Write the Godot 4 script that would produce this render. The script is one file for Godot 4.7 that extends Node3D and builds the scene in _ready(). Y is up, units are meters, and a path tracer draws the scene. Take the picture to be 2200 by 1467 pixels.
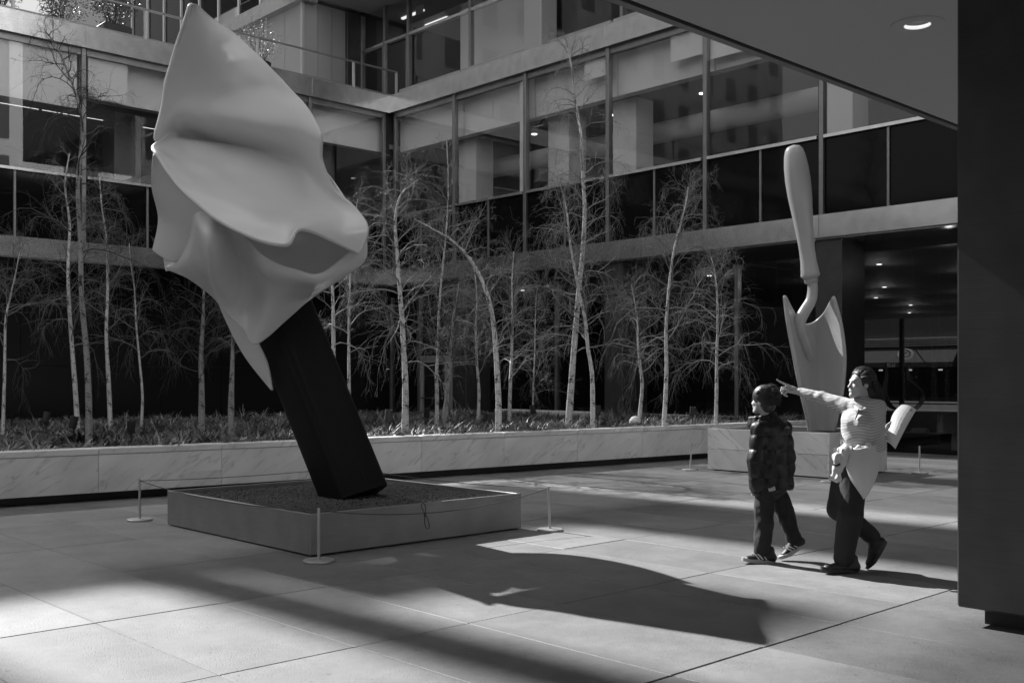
extends Node3D

# Plaza of a glass office building: world x = u (along the left wing), -z = v (along the right wing), y up, metres.
const CR := 0.6858
const SR := 0.7278
const FL := 2270.0
const EYE := 1.6
const TURN := -0.75573

var names := {}
var mats := {}
var rng := RandomNumberGenerator.new()

# ---------------------------------------------------------------- mesh builder
class M:
	var v := PackedVector3Array()
	var n := PackedVector3Array()
	var uv := PackedVector2Array()
	var ix := PackedInt32Array()

	func poly(p: Array, away: Vector3, uvs: Array = []) -> void:
		# a flat convex polygon whose front looks away from the point «away»
		var nn: Vector3 = (p[1] - p[0]).cross(p[2] - p[0])
		if nn.length_squared() < 1e-16 and p.size() > 3:
			nn = (p[2] - p[0]).cross(p[3] - p[0])
		nn = nn.normalized()
		var mid := Vector3.ZERO
		for q in p: mid += q
		mid /= p.size()
		var q2 := p
		var u2 := uvs
		if nn.dot(mid - away) < 0:
			q2 = p.duplicate(); q2.reverse(); nn = -nn
			if uvs.size(): u2 = uvs.duplicate(); u2.reverse()
		var b := v.size()
		for i in q2.size():
			v.append(q2[i]); n.append(nn)
			uv.append(u2[i] if u2.size() else Vector2.ZERO)
		for i in range(1, q2.size() - 1):
			ix.append(b); ix.append(b + i + 1); ix.append(b + i)

	func box(c: Vector3, s: Vector3, bs := Basis.IDENTITY, bev := 0.0) -> void:
		var h := s * 0.5
		if bev <= 0.0:
			for ax in 3:
				for sg in [-1.0, 1.0]:
					var a := Vector3.ZERO; a[ax] = sg * h[ax]
					var e1 := Vector3.ZERO; e1[(ax + 1) % 3] = h[(ax + 1) % 3]
					var e2 := Vector3.ZERO; e2[(ax + 2) % 3] = h[(ax + 2) % 3]
					poly([c + bs * (a - e1 - e2), c + bs * (a + e1 - e2), c + bs * (a + e1 + e2), c + bs * (a - e1 + e2)], c, [Vector2(0, 1), Vector2(1, 1), Vector2(1, 0), Vector2(0, 0)])
			return
		var k := h - Vector3(bev, bev, bev)
		for ax in 3:
			var b1 := (ax + 1) % 3
			var b2 := (ax + 2) % 3
			for sg in [-1.0, 1.0]:
				var pts := []
				for q in [[-1, -1], [1, -1], [1, 1], [-1, 1]]:
					var p := Vector3.ZERO
					p[ax] = sg * h[ax]; p[b1] = q[0] * k[b1]; p[b2] = q[1] * k[b2]
					pts.append(c + bs * p)
				poly(pts, c, [Vector2(0, 1), Vector2(1, 1), Vector2(1, 0), Vector2(0, 0)])
			for s1 in [-1.0, 1.0]:
				for s2 in [-1.0, 1.0]:
					var pts := []
					for e in [-1.0, 1.0]:
						var p := Vector3.ZERO
						p[ax] = e * k[ax]; p[b1] = s1 * h[b1]; p[b2] = s2 * k[b2]
						pts.append(c + bs * p)
					for e in [1.0, -1.0]:
						var p := Vector3.ZERO
						p[ax] = e * k[ax]; p[b1] = s1 * k[b1]; p[b2] = s2 * h[b2]
						pts.append(c + bs * p)
					poly(pts, c)
		for sx in [-1.0, 1.0]:
			for sy in [-1.0, 1.0]:
				for sz in [-1.0, 1.0]:
					poly([c + bs * Vector3(sx * h.x, sy * k.y, sz * k.z), c + bs * Vector3(sx * k.x, sy * h.y, sz * k.z), c + bs * Vector3(sx * k.x, sy * k.y, sz * h.z)], c)

	func span(a: Vector3, b: Vector3, bev := 0.0) -> void:
		box((a + b) * 0.5, (b - a).abs(), Basis.IDENTITY, bev)

	func tube(pts: Array, rad: Array, sides := 8, cap := true, vscale := 1.0) -> void:
		var m := pts.size()
		var t0: Vector3 = (pts[1] - pts[0]).normalized()
		var side := t0.cross(Vector3.UP if absf(t0.y) < 0.9 else Vector3.RIGHT).normalized()
		var b := v.size()
		var run := 0.0
		for i in m:
			var t: Vector3 = (pts[mini(i + 1, m - 1)] - pts[maxi(i - 1, 0)]).normalized()
			side = (side - t * side.dot(t)).normalized()
			var up := t.cross(side)
			if i: run += (pts[i] - pts[i - 1]).length()
			for s in sides + 1:
				var an := TAU * s / sides
				var nn := side * cos(an) + up * sin(an)
				v.append(pts[i] + nn * rad[i]); n.append(nn); uv.append(Vector2(float(s) / sides, run * vscale))
		for i in m - 1:
			for s in sides:
				var p := b + i * (sides + 1) + s
				var q := p + sides + 1
				ix.append(p); ix.append(q); ix.append(p + 1)
				ix.append(p + 1); ix.append(q); ix.append(q + 1)
		if cap:
			for e in [0, m - 1]:
				var ring := []
				for s in sides: ring.append(v[b + e * (sides + 1) + s])
				poly(ring, pts[1 if e == 0 else m - 2])

	func lathe(prof: Array, at: Vector3, bs := Basis.IDENTITY, sides := 28, capped := true) -> void:
		# prof: Vector2(radius, height) from bottom to top
		var m := prof.size()
		var b := v.size()
		for i in m:
			var t: Vector2 = prof[mini(i + 1, m - 1)] - prof[maxi(i - 1, 0)]
			var nr := Vector2(t.y, -t.x).normalized()
			for s in sides + 1:
				var an := TAU * s / sides
				v.append(at + bs * Vector3(cos(an) * prof[i].x, prof[i].y, sin(an) * prof[i].x))
				n.append((bs * Vector3(cos(an) * nr.x, nr.y, sin(an) * nr.x)).normalized())
				uv.append(Vector2(float(s) / sides * 2.0, prof[i].y))
		for i in m - 1:
			for s in sides:
				var p := b + i * (sides + 1) + s
				var q := p + sides + 1
				ix.append(p); ix.append(p + 1); ix.append(q)
				ix.append(p + 1); ix.append(q + 1); ix.append(q)
		for e in [0, m - 1]:
			if capped and prof[e].x > 0.002:
				var ring := []
				for s in sides: ring.append(v[b + e * (sides + 1) + s])
				var inner: Vector2 = prof[1] if e == 0 else prof[m - 2]
				var axis := at + bs * Vector3(0, prof[e].y + (0.1 if e == 0 else -0.1), 0)
				if is_equal_approx(inner.y, prof[e].y): axis = at + bs * Vector3(0, prof[e].y + (0.1 if e == 0 else -0.1), 0)
				poly(ring, axis)

	func sheet(g: Array, sub: int, th: float, ripple: FastNoiseLite = null, amp := 0.0) -> void:
		# a bent sheet of even thickness through a net of points (rows of Vector3), smoothed by Catmull-Rom
		var rows := g.size()
		var cols: int = g[0].size()
		var nr := (rows - 1) * sub + 1
		var nc := (cols - 1) * sub + 1
		var mid := []
		for r in rows:
			var line := PackedVector3Array()
			for c in nc:
				var k := mini(c / sub, cols - 2)
				var t := float(c - k * sub) / sub
				line.append(cr(g[r][maxi(k - 1, 0)], g[r][k], g[r][k + 1], g[r][mini(k + 2, cols - 1)], t))
			mid.append(line)
		var p := PackedVector3Array()
		for r in nr:
			var k := mini(r / sub, rows - 2)
			var t := float(r - k * sub) / sub
			for c in nc:
				p.append(cr(mid[maxi(k - 1, 0)][c], mid[k][c], mid[k + 1][c], mid[mini(k + 2, rows - 1)][c], t))
		if ripple:
			for i in p.size():
				p[i] += Vector3(ripple.get_noise_3dv(p[i]), ripple.get_noise_3dv(p[i] + Vector3(7, 3, 1)) * 0.6, ripple.get_noise_3dv(p[i] + Vector3(2, 9, 5))) * amp
		var nn := PackedVector3Array()
		for r in nr:
			for c in nc:
				var du := p[r * nc + mini(c + 1, nc - 1)] - p[r * nc + maxi(c - 1, 0)]
				var dv := p[mini(r + 1, nr - 1) * nc + c] - p[maxi(r - 1, 0) * nc + c]
				var q := du.cross(dv)
				nn.append(q.normalized() if q.length_squared() > 1e-14 else (nn[nn.size() - 1] if nn.size() else Vector3.UP))
		var b := v.size()
		for sg in [1.0, -1.0]:
			for i in p.size():
				v.append(p[i] + nn[i] * th * 0.5 * sg); n.append(nn[i] * sg); uv.append(Vector2(p[i].x, p[i].y))
		var o := p.size()
		for r in nr - 1:
			for c in nc - 1:
				var a := b + r * nc + c
				for e in [[a, a + nc, a + 1], [a + 1, a + nc, a + nc + 1]]:
					ix.append(e[0]); ix.append(e[1]); ix.append(e[2])
					ix.append(o + e[0]); ix.append(o + e[2]); ix.append(o + e[1])
		# rounded rim
		var loop := []
		for c in nc: loop.append(c)
		for r in range(1, nr): loop.append(r * nc + nc - 1)
		for c in range(nc - 2, -1, -1): loop.append((nr - 1) * nc + c)
		for r in range(nr - 2, 0, -1): loop.append(r * nc)
		var m := loop.size()
		var rb := v.size()
		var flip := []
		for i in m:
			var a: int = loop[i]
			var tan: Vector3 = (p[loop[(i + 1) % m]] - p[loop[(i + m - 1) % m]]).normalized()
			var out := nn[a].cross(tan)
			var inward: Vector3 = p[(clampi(a / nc, 1, nr - 2)) * nc + clampi(a % nc, 1, nc - 2)] - p[a]
			flip.append(out.dot(inward) > 0)
			if flip[i]: out = -out
			out = out.normalized()
			for s in 5:
				var an := -PI / 2 + PI * s / 4
				var dd := out * cos(an) + nn[a] * sin(an)
				v.append(p[a] + dd * th * 0.5); n.append(dd); uv.append(Vector2.ZERO)
		for i in m:
			var j := (i + 1) % m
			for s in 4:
				var a2 := rb + i * 5 + s
				var c2 := rb + j * 5 + s
				if flip[i]:
					ix.append(a2); ix.append(a2 + 1); ix.append(c2)
					ix.append(a2 + 1); ix.append(c2 + 1); ix.append(c2)
				else:
					ix.append(a2); ix.append(c2); ix.append(a2 + 1)
					ix.append(a2 + 1); ix.append(c2); ix.append(c2 + 1)

	func ball_like(rr: Vector3, n1 := 5, n2 := 8) -> void:
		var b := v.size()
		for i in n1 + 1:
			var a := PI * i / n1
			for j in n2 + 1:
				var e := TAU * j / n2
				var q := Vector3(sin(a) * cos(e), cos(a), sin(a) * sin(e))
				v.append(q * rr); n.append((q / rr).normalized()); uv.append(Vector2(float(j) / n2, float(i) / n1))
		for i in n1:
			for j in n2:
				var p := b + i * (n2 + 1) + j
				var q2 := p + n2 + 1
				ix.append(p); ix.append(q2); ix.append(p + 1)
				ix.append(p + 1); ix.append(q2); ix.append(q2 + 1)

	func round_bar(a: Vector3, z: Vector3, bs: Basis, hx: float, hz: float, pw: float) -> void:
		# a straight bar with a rounded-square section in the axes of bs
		var b := v.size()
		var m := 48
		for e in [a, z]:
			for i in m + 1:
				var an := TAU * i / m
				var cx := signf(cos(an)) * pow(absf(cos(an)), 2.0 / pw)
				var sz := signf(sin(an)) * pow(absf(sin(an)), 2.0 / pw)
				var nx := signf(cos(an)) * pow(absf(cos(an)), 2.0 - 2.0 / pw) / hx
				var nz := signf(sin(an)) * pow(absf(sin(an)), 2.0 - 2.0 / pw) / hz
				v.append(e + bs * Vector3(cx * hx, 0, sz * hz)); n.append((bs * Vector3(nx, 0, nz)).normalized()); uv.append(Vector2.ZERO)
		for i in m:
			var p := b + i
			var q := b + m + 1 + i
			ix.append(p); ix.append(p + 1); ix.append(q)
			ix.append(p + 1); ix.append(q + 1); ix.append(q)
		for e in [[b, z], [b + m + 1, a]]:
			var ring := []
			for i in m: ring.append(v[e[0] + i])
			poly(ring, e[1])

	static func cr(a: Vector3, b: Vector3, c: Vector3, d: Vector3, t: float) -> Vector3:
		var t2 := t * t
		var t3 := t2 * t
		return 0.5 * (2.0 * b + (c - a) * t + (2.0 * a - 5.0 * b + 4.0 * c - d) * t2 + (3.0 * b - a - 3.0 * c + d) * t3)

	func done() -> ArrayMesh:
		var arr := []
		arr.resize(Mesh.ARRAY_MAX)
		arr[Mesh.ARRAY_VERTEX] = v; arr[Mesh.ARRAY_NORMAL] = n; arr[Mesh.ARRAY_TEX_UV] = uv; arr[Mesh.ARRAY_INDEX] = ix
		var me := ArrayMesh.new()
		me.add_surface_from_arrays(Mesh.PRIMITIVE_TRIANGLES, arr)
		return me

# ---------------------------------------------------------------- distance field for bodies and clothes
class F:
	var lo: Vector3
	var c: float
	var nx: int
	var ny: int
	var nz: int
	var d := PackedFloat32Array()

	func _init(a: Vector3, b: Vector3, cell: float) -> void:
		lo = a; c = cell
		nx = int((b.x - a.x) / cell) + 2; ny = int((b.y - a.y) / cell) + 2; nz = int((b.z - a.z) / cell) + 2
		d.resize(nx * ny * nz); d.fill(1.0)

	func cap(a: Vector3, b: Vector3, ra: float, rb: float, k := 0.02, sq := Vector3.ZERO, f := 1.0) -> void:
		# tapered capsule, smoothly joined; thinner along sq by the factor f
		var r := maxf(ra, rb) + k + c * 2.0
		var p0 := (Vector3(minf(a.x, b.x), minf(a.y, b.y), minf(a.z, b.z)) - Vector3(r, r, r) - lo) / c
		var p1 := (Vector3(maxf(a.x, b.x), maxf(a.y, b.y), maxf(a.z, b.z)) + Vector3(r, r, r) - lo) / c
		var ab := b - a
		var l2 := maxf(ab.length_squared(), 1e-9)
		for z in range(maxi(0, int(p0.z)), mini(nz, int(p1.z) + 1)):
			for y in range(maxi(0, int(p0.y)), mini(ny, int(p1.y) + 1)):
				var i := (z * ny + y) * nx
				for x in range(maxi(0, int(p0.x)), mini(nx, int(p1.x) + 1)):
					var p := lo + Vector3(x, y, z) * c
					var t := clampf((p - a).dot(ab) / l2, 0.0, 1.0)
					var e := p - a - ab * t
					if f != 1.0: e += sq * (e.dot(sq) * (f - 1.0))
					var q := e.length() - lerpf(ra, rb, t)
					var o := d[i + x]
					var h := maxf(k - absf(o - q), 0.0) / k
					d[i + x] = minf(o, q) - h * h * k * 0.25

	func ball(a: Vector3, bs: Basis, rr: Vector3, k := 0.02, cut := false) -> void:
		# ellipsoid with its own axes (columns of bs) and radii; cut = true takes it away
		var r := maxf(rr.x, maxf(rr.y, rr.z)) + k + c * 2.0
		var p0 := (a - Vector3(r, r, r) - lo) / c
		var p1 := (a + Vector3(r, r, r) - lo) / c
		var inv := bs.transposed()
		for z in range(maxi(0, int(p0.z)), mini(nz, int(p1.z) + 1)):
			for y in range(maxi(0, int(p0.y)), mini(ny, int(p1.y) + 1)):
				var i := (z * ny + y) * nx
				for x in range(maxi(0, int(p0.x)), mini(nx, int(p1.x) + 1)):
					var e := inv * (lo + Vector3(x, y, z) * c - a)
					var k0 := (e / rr).length()
					var k1 := (e / (rr * rr)).length()
					var q := k0 * (k0 - 1.0) / maxf(k1, 1e-6)
					var o := d[i + x]
					if cut:
						var h := maxf(k - absf(-q - o), 0.0) / k
						d[i + x] = maxf(o, -q) + h * h * k * 0.25
					else:
						var h := maxf(k - absf(o - q), 0.0) / k
						d[i + x] = minf(o, q) - h * h * k * 0.25

	func shape(fn: Callable, near := 0.06) -> void:
		# moves the surface in or out by fn(point)
		for z in nz:
			for y in ny:
				var i := (z * ny + y) * nx
				for x in nx:
					if absf(d[i + x]) < near:
						d[i + x] -= fn.call(lo + Vector3(x, y, z) * c)

	func into(m: M) -> void:
		var id := PackedInt32Array()
		id.resize(nx * ny * nz); id.fill(-1)
		var sx := 1
		var sy := nx
		var sz := nx * ny
		for z in nz - 1:
			for y in ny - 1:
				for x in nx - 1:
					var i := x + y * sy + z * sz
					if absf(d[i]) > c * 2.5: continue
					var w := [d[i], d[i + sx], d[i + sy], d[i + sx + sy], d[i + sz], d[i + sx + sz], d[i + sy + sz], d[i + sx + sy + sz]]
					var ins := 0
					for q in 8:
						if w[q] < 0.0: ins += 1
					if ins == 0 or ins == 8: continue
					var sum := Vector3.ZERO
					var cnt := 0
					for e in [[0, 1], [2, 3], [4, 5], [6, 7], [0, 2], [1, 3], [4, 6], [5, 7], [0, 4], [1, 5], [2, 6], [3, 7]]:
						var a: float = w[e[0]]
						var b: float = w[e[1]]
						if (a < 0.0) != (b < 0.0):
							var t := a / (a - b)
							var e0: int = e[0]
							var e1: int = e[1]
							sum += Vector3(e0 & 1, (e0 >> 1) & 1, e0 >> 2).lerp(Vector3(e1 & 1, (e1 >> 1) & 1, e1 >> 2), t)
							cnt += 1
					sum /= cnt
					var gx: float = lerpf(lerpf(w[1] - w[0], w[3] - w[2], sum.y), lerpf(w[5] - w[4], w[7] - w[6], sum.y), sum.z)
					var gy: float = lerpf(lerpf(w[2] - w[0], w[3] - w[1], sum.x), lerpf(w[6] - w[4], w[7] - w[5], sum.x), sum.z)
					var gz: float = lerpf(lerpf(w[4] - w[0], w[5] - w[1], sum.x), lerpf(w[6] - w[2], w[7] - w[3], sum.x), sum.y)
					id[i] = m.v.size()
					var pos := lo + (Vector3(x, y, z) + sum) * c
					m.v.append(pos); m.n.append(Vector3(gx, gy, gz).normalized()); m.uv.append(Vector2(pos.x, pos.y))
		for z in range(1, nz - 1):
			for y in range(1, ny - 1):
				for x in range(1, nx - 1):
					var i := x + y * sy + z * sz
					var a := d[i]
					if absf(a) > c * 2.5: continue
					var neg := a < 0.0
					for ax in 3:
						var st: int = [sx, sy, sz][ax]
						if (d[i + st] < 0.0) == neg: continue
						var s1: int = [sy, sz, sx][ax]
						var s2: int = [sz, sx, sy][ax]
						var q := [id[i - s1 - s2], id[i - s2], id[i], id[i - s1]]
						if q[0] < 0 or q[1] < 0 or q[2] < 0 or q[3] < 0: continue
						if neg:
							m.ix.append_array(PackedInt32Array([q[0], q[2], q[1], q[0], q[3], q[2]]))
						else:
							m.ix.append_array(PackedInt32Array([q[0], q[1], q[2], q[0], q[2], q[3]]))

# ---------------------------------------------------------------- naming and tagging
func numbered(called: String) -> String:
	var k: int = names.get(called, 0)
	names[called] = k + 1
	return called if k == 0 else "%s_%03d" % [called, k]

func tag(o: Node3D, label: String, category: String, group := "") -> Node3D:
	o.set_meta("label", label); o.set_meta("category", category)
	if group: o.set_meta("group", group)
	return o

func thing(called: String, label: String, category: String, at := Vector3.ZERO, turn := 0.0, group := "") -> Node3D:
	var o := Node3D.new()
	o.name = numbered(called); add_child(o)
	o.position = at; o.rotation.y = turn
	tag(o, label, category, group)
	return o

func part(called: String, me: Mesh, mat: Material, parent: Node) -> MeshInstance3D:
	var o := MeshInstance3D.new()
	o.name = called; o.mesh = me; o.material_override = mat
	parent.add_child(o, true)
	return o

func solo(called: String, me: Mesh, mat: Material) -> MeshInstance3D:
	var o := MeshInstance3D.new()
	o.name = numbered(called); o.mesh = me; o.material_override = mat
	add_child(o)
	return o

func slab(called: String, a: Vector3, b: Vector3, mat: Material, parent: Node, bev := 0.0) -> MeshInstance3D:
	var m := M.new(); m.span(a, b, bev)
	return part(called, m.done(), mat, parent)

func P(u: float, v: float, h: float) -> Vector3:
	return Vector3(u, h, -v)

func at(px: float, py: float, d: float) -> Vector3:
	# the point that the photograph shows at that pixel, d metres away along the line of sight
	var r := (px - 1100.0) * d / FL
	return Vector3(CR * d + SR * r, EYE + (818.0 - py) * d / FL, -(SR * d - CR * r))

# ---------------------------------------------------------------- materials
func grey(k: float) -> Color:
	return Color(k, k, k).linear_to_srgb()

func plain(called: String, k: float, rough: float, metal := 0.0, spec := 0.5) -> StandardMaterial3D:
	if mats.has(called): return mats[called]
	var m := StandardMaterial3D.new()
	m.albedo_color = grey(k); m.roughness = rough; m.metallic = metal; m.metallic_specular = spec
	mats[called] = m
	return m

func noise(sd: int, freq: float, oct := 4, kind := FastNoiseLite.TYPE_SIMPLEX_SMOOTH) -> FastNoiseLite:
	var f := FastNoiseLite.new()
	f.seed = sd; f.frequency = freq; f.noise_type = kind
	f.fractal_type = FastNoiseLite.FRACTAL_FBM; f.fractal_octaves = oct
	return f

func tiled(f: FastNoiseLite, w: int, h: int) -> PackedFloat32Array:
	var im := f.get_seamless_image(w, h, false, false, 0.2, true)
	im.convert(Image.FORMAT_RF)
	return im.get_data().to_float32_array()

func picture(px: PackedFloat32Array, w: int, h: int) -> Image:
	# linear grey values to an sRGB picture
	var by := PackedByteArray()
	by.resize(w * h)
	for i in w * h:
		var l := clampf(px[i], 0.0, 1.0)
		by[i] = int(255.0 * (1.055 * pow(l, 1.0 / 2.4) - 0.055 if l > 0.0031308 else l * 12.92) + 0.5)
	return Image.create_from_data(w, h, false, Image.FORMAT_L8, by)

func tex(im: Image) -> ImageTexture:
	var c: Image = im.duplicate()
	c.convert(Image.FORMAT_RGB8)
	return ImageTexture.create_from_image(c)

func bumps(px: PackedFloat32Array, w: int, h: int, strength: float) -> ImageTexture:
	var by := PackedByteArray()
	by.resize(w * h)
	for i in w * h: by[i] = int(clampf(px[i], 0.0, 1.0) * 255.0)
	var im := Image.create_from_data(w, h, false, Image.FORMAT_L8, by)
	im.convert(Image.FORMAT_RGBA8)
	im.bump_map_to_normal_map(strength)
	return ImageTexture.create_from_image(im)

func world_tex(m: StandardMaterial3D, scale: float, local := false) -> void:
	m.uv1_triplanar = true
	m.uv1_world_triplanar = not local
	m.uv1_scale = Vector3(scale, scale, scale)

# ---------------------------------------------------------------- surfaces
var slab_mats: Array = []
var marble_mats: Array = []

func make_materials() -> void:
	var s := 1024
	var big := tiled(noise(11, 0.006, 4), s, s)
	var mid := tiled(noise(12, 0.03, 4), s, s)
	var fine := tiled(noise(13, 0.22, 3), s, s)
	var px := PackedFloat32Array(); px.resize(s * s)
	var hb := PackedFloat32Array(); hb.resize(s * s)
	for i in s * s:
		var pit := smoothstep(0.64, 0.78, fine[i])
		var peb := smoothstep(0.30, 0.18, fine[i])
		px[i] = clampf(0.80 + (big[i] - 0.5) * 0.24 + (mid[i] - 0.5) * 0.14 + (fine[i] - 0.5) * 0.34 - pit * 0.36 + peb * 0.20, 0.05, 1.0)
		hb[i] = clampf(0.6 - pit * 0.5 + (mid[i] - 0.5) * 0.1, 0.0, 1.0)
	var dr := RandomNumberGenerator.new(); dr.seed = 14
	for k in 46:
		var cx := dr.randi_range(8, s - 9)
		var cy := dr.randi_range(8, s - 9)
		var rad := dr.randf_range(1.5, 4.5)
		for y in range(cy - 6, cy + 7):
			for x in range(cx - 6, cx + 7):
				var dd := Vector2(x - cx, (y - cy) * dr.randf_range(0.95, 1.05)).length()
				px[y * s + x] *= 1.0 - 0.42 * smoothstep(rad, rad * 0.6, dd)
	var ct := tex(picture(px, s, s))
	var cn := bumps(hb, s, s, 2.2)
	var k := 0
	for g in [0.166, 0.186, 0.208, 0.177, 0.196, 0.154]:
		var m := StandardMaterial3D.new()
		m.albedo_texture = ct; m.albedo_color = grey(g * 1.22); m.roughness = 0.62; m.metallic_specular = 0.42
		m.normal_enabled = true; m.normal_texture = cn; m.normal_scale = 0.55
		world_tex(m, 0.27)
		m.uv1_offset = Vector3(k * 0.37, k * 0.11, k * 0.23)
		k += 1
		slab_mats.append(m)
	mats["concrete"] = slab_mats[1]
	# marble: pale with slanting grey veins
	var w := 1024
	var h := 512
	var n1 := noise(21, 0.010, 5)
	var n2 := noise(22, 0.0045, 4)
	var n3 := noise(24, 0.02, 3)
	px.resize(w * h)
	for y in h:
		for x in w:
			var i := y * w + x
			# stretched along a slant that rises to the right
			var al := x * 0.82 - y * 0.57
			var ac := x * 0.57 + y * 0.82
			var q := n1.get_noise_2d(al * 0.22, ac * 1.35)
			var cl2 := n2.get_noise_2d(al * 0.6, ac * 1.3)
			var q2 := n3.get_noise_2d(al * 0.16 + 500.0, ac * 0.9)
			var vein := pow(maxf(0.0, 1.0 - absf(q) * 7.0), 2.0) * smoothstep(-0.05, 0.35, cl2) * 0.34
			vein += pow(maxf(0.0, 1.0 - absf(q2) * 6.0), 3.0) * smoothstep(0.0, 0.4, -cl2) * 0.26
			px[i] = clampf(0.90 + cl2 * 0.16 + q * 0.06 - vein, 0.05, 1.0)
	var mt := tex(picture(px, w, h))
	for j in 4:
		var m := StandardMaterial3D.new()
		m.albedo_texture = mt; m.albedo_color = grey(0.76 + 0.04 * (j % 2)); m.roughness = 0.32; m.metallic_specular = 0.45
		m.uv1_triplanar = true; m.uv1_scale = Vector3(1.0 / 3.44, 0.58, 1.0 / 3.44)
		m.uv1_offset = Vector3(6.4 / 3.44 + (j % 2) * 0.5, j * 0.27, j * 0.43)
		marble_mats.append(m)
	mats["marble"] = marble_mats[0]
	# brushed metal
	var st := FastNoiseLite.new(); st.seed = 31; st.frequency = 0.05
	px.resize(512 * 512)
	var cl := tiled(noise(32, 0.01, 3), 512, 512)
	for y in 512:
		for x in 512:
			var i := y * 512 + x
			px[i] = clampf(0.86 + st.get_noise_2d(x * 0.12, y * 9.0) * 0.10 + (cl[i] - 0.5) * 0.22, 0.0, 1.0)
	var bt := tex(picture(px, 512, 512))
	for e in [["steel", 0.74, 0.22, 0.92], ["steel_dark", 0.34, 0.40, 0.85], ["column_metal", 0.11, 0.45, 0.8], ["plinth_metal", 0.30, 0.5, 0.35]]:
		var m := plain(e[0], e[1], e[2], e[3])
		m.albedo_texture = bt
		world_tex(m, 0.45)
	plain("soffit", 0.47, 0.75)
	plain("white", 0.86, 0.7)
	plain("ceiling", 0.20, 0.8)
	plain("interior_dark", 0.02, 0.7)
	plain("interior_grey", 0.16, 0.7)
	plain("joint", 0.06, 0.9)
	plain("spandrel", 0.006, 0.06, 0.0, 0.26)
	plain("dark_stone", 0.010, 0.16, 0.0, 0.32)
	plain("rubber", 0.02, 0.6)
	plain("pale_metal", 0.45, 0.45, 0.5)
	plain("panel_grey", 0.36, 0.35, 0.3)
	var g := plain("glass", 0.02, 0.0, 0.0, 0.5)
	g.transparency = BaseMaterial3D.TRANSPARENCY_ALPHA
	g.albedo_color.a = 0.06; g.metallic_specular = 0.55
	var lg := plain("lobby_glass", 0.005, 0.0, 0.0, 0.3)
	lg.transparency = BaseMaterial3D.TRANSPARENCY_ALPHA; lg.albedo_color.a = 0.45
	var g2 := plain("tinted_glass", 0.01, 0.0, 0.0, 0.5)
	g2.transparency = BaseMaterial3D.TRANSPARENCY_ALPHA
	g2.albedo_color.a = 0.55
	var lamp := plain("lamp", 0.8, 0.5)
	lamp.emission_enabled = true; lamp.emission = Color(1, 1, 1); lamp.emission_energy_multiplier = 2.4
	var tube_m := plain("lamp_tube", 0.8, 0.5)
	tube_m.emission_enabled = true; tube_m.emission = Color(1, 1, 1); tube_m.emission_energy_multiplier = 0.5
	# gravel and soil
	var gf := tiled(noise(41, 0.10, 2, FastNoiseLite.TYPE_CELLULAR), 512, 512)
	px.resize(512 * 512)
	for i in 512 * 512: px[i] = clampf(0.25 + gf[i] * 0.9, 0.0, 1.0)
	var sm := plain("soil", 0.035, 0.95)
	sm.albedo_texture = tex(picture(px, 512, 512)); world_tex(sm, 1.2)
	sm.normal_enabled = true; sm.normal_texture = bumps(gf, 512, 512, 4.0)
	# birch bark: pale with short dark bars round the stem
	var b1 := FastNoiseLite.new(); b1.seed = 51; b1.frequency = 0.05; b1.fractal_octaves = 3
	px.resize(256 * 1024)
	for y in 1024:
		for x in 256:
			var a := TAU * x / 256.0
			var q := b1.get_noise_3d(cos(a) * 14.0, sin(a) * 14.0, y * 1.0)
			var q2 := b1.get_noise_3d(cos(a) * 5.0 + 90.0, sin(a) * 5.0, y * 0.22)
			px[y * 256 + x] = clampf(0.84 + q * 0.25 - smoothstep(0.22, 0.36, q + q2 * 0.35) * 0.72 - smoothstep(0.25, 0.5, q2) * 0.35, 0.04, 1.0)
	var bm := plain("bark", 0.72, 0.8)
	bm.albedo_texture = tex(picture(px, 256, 1024)); bm.uv1_scale = Vector3(1, 0.7, 1)
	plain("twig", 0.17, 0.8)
	plain("twig_dark", 0.06, 0.85)  # darker copy for birches in shade, shade put into colour; also shrub stems
	var b2: StandardMaterial3D = bm.duplicate(); b2.albedo_color = grey(0.36); mats["bark_shaded"] = b2  # darker bark copy: shade on the unlit birches put into the colour

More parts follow.
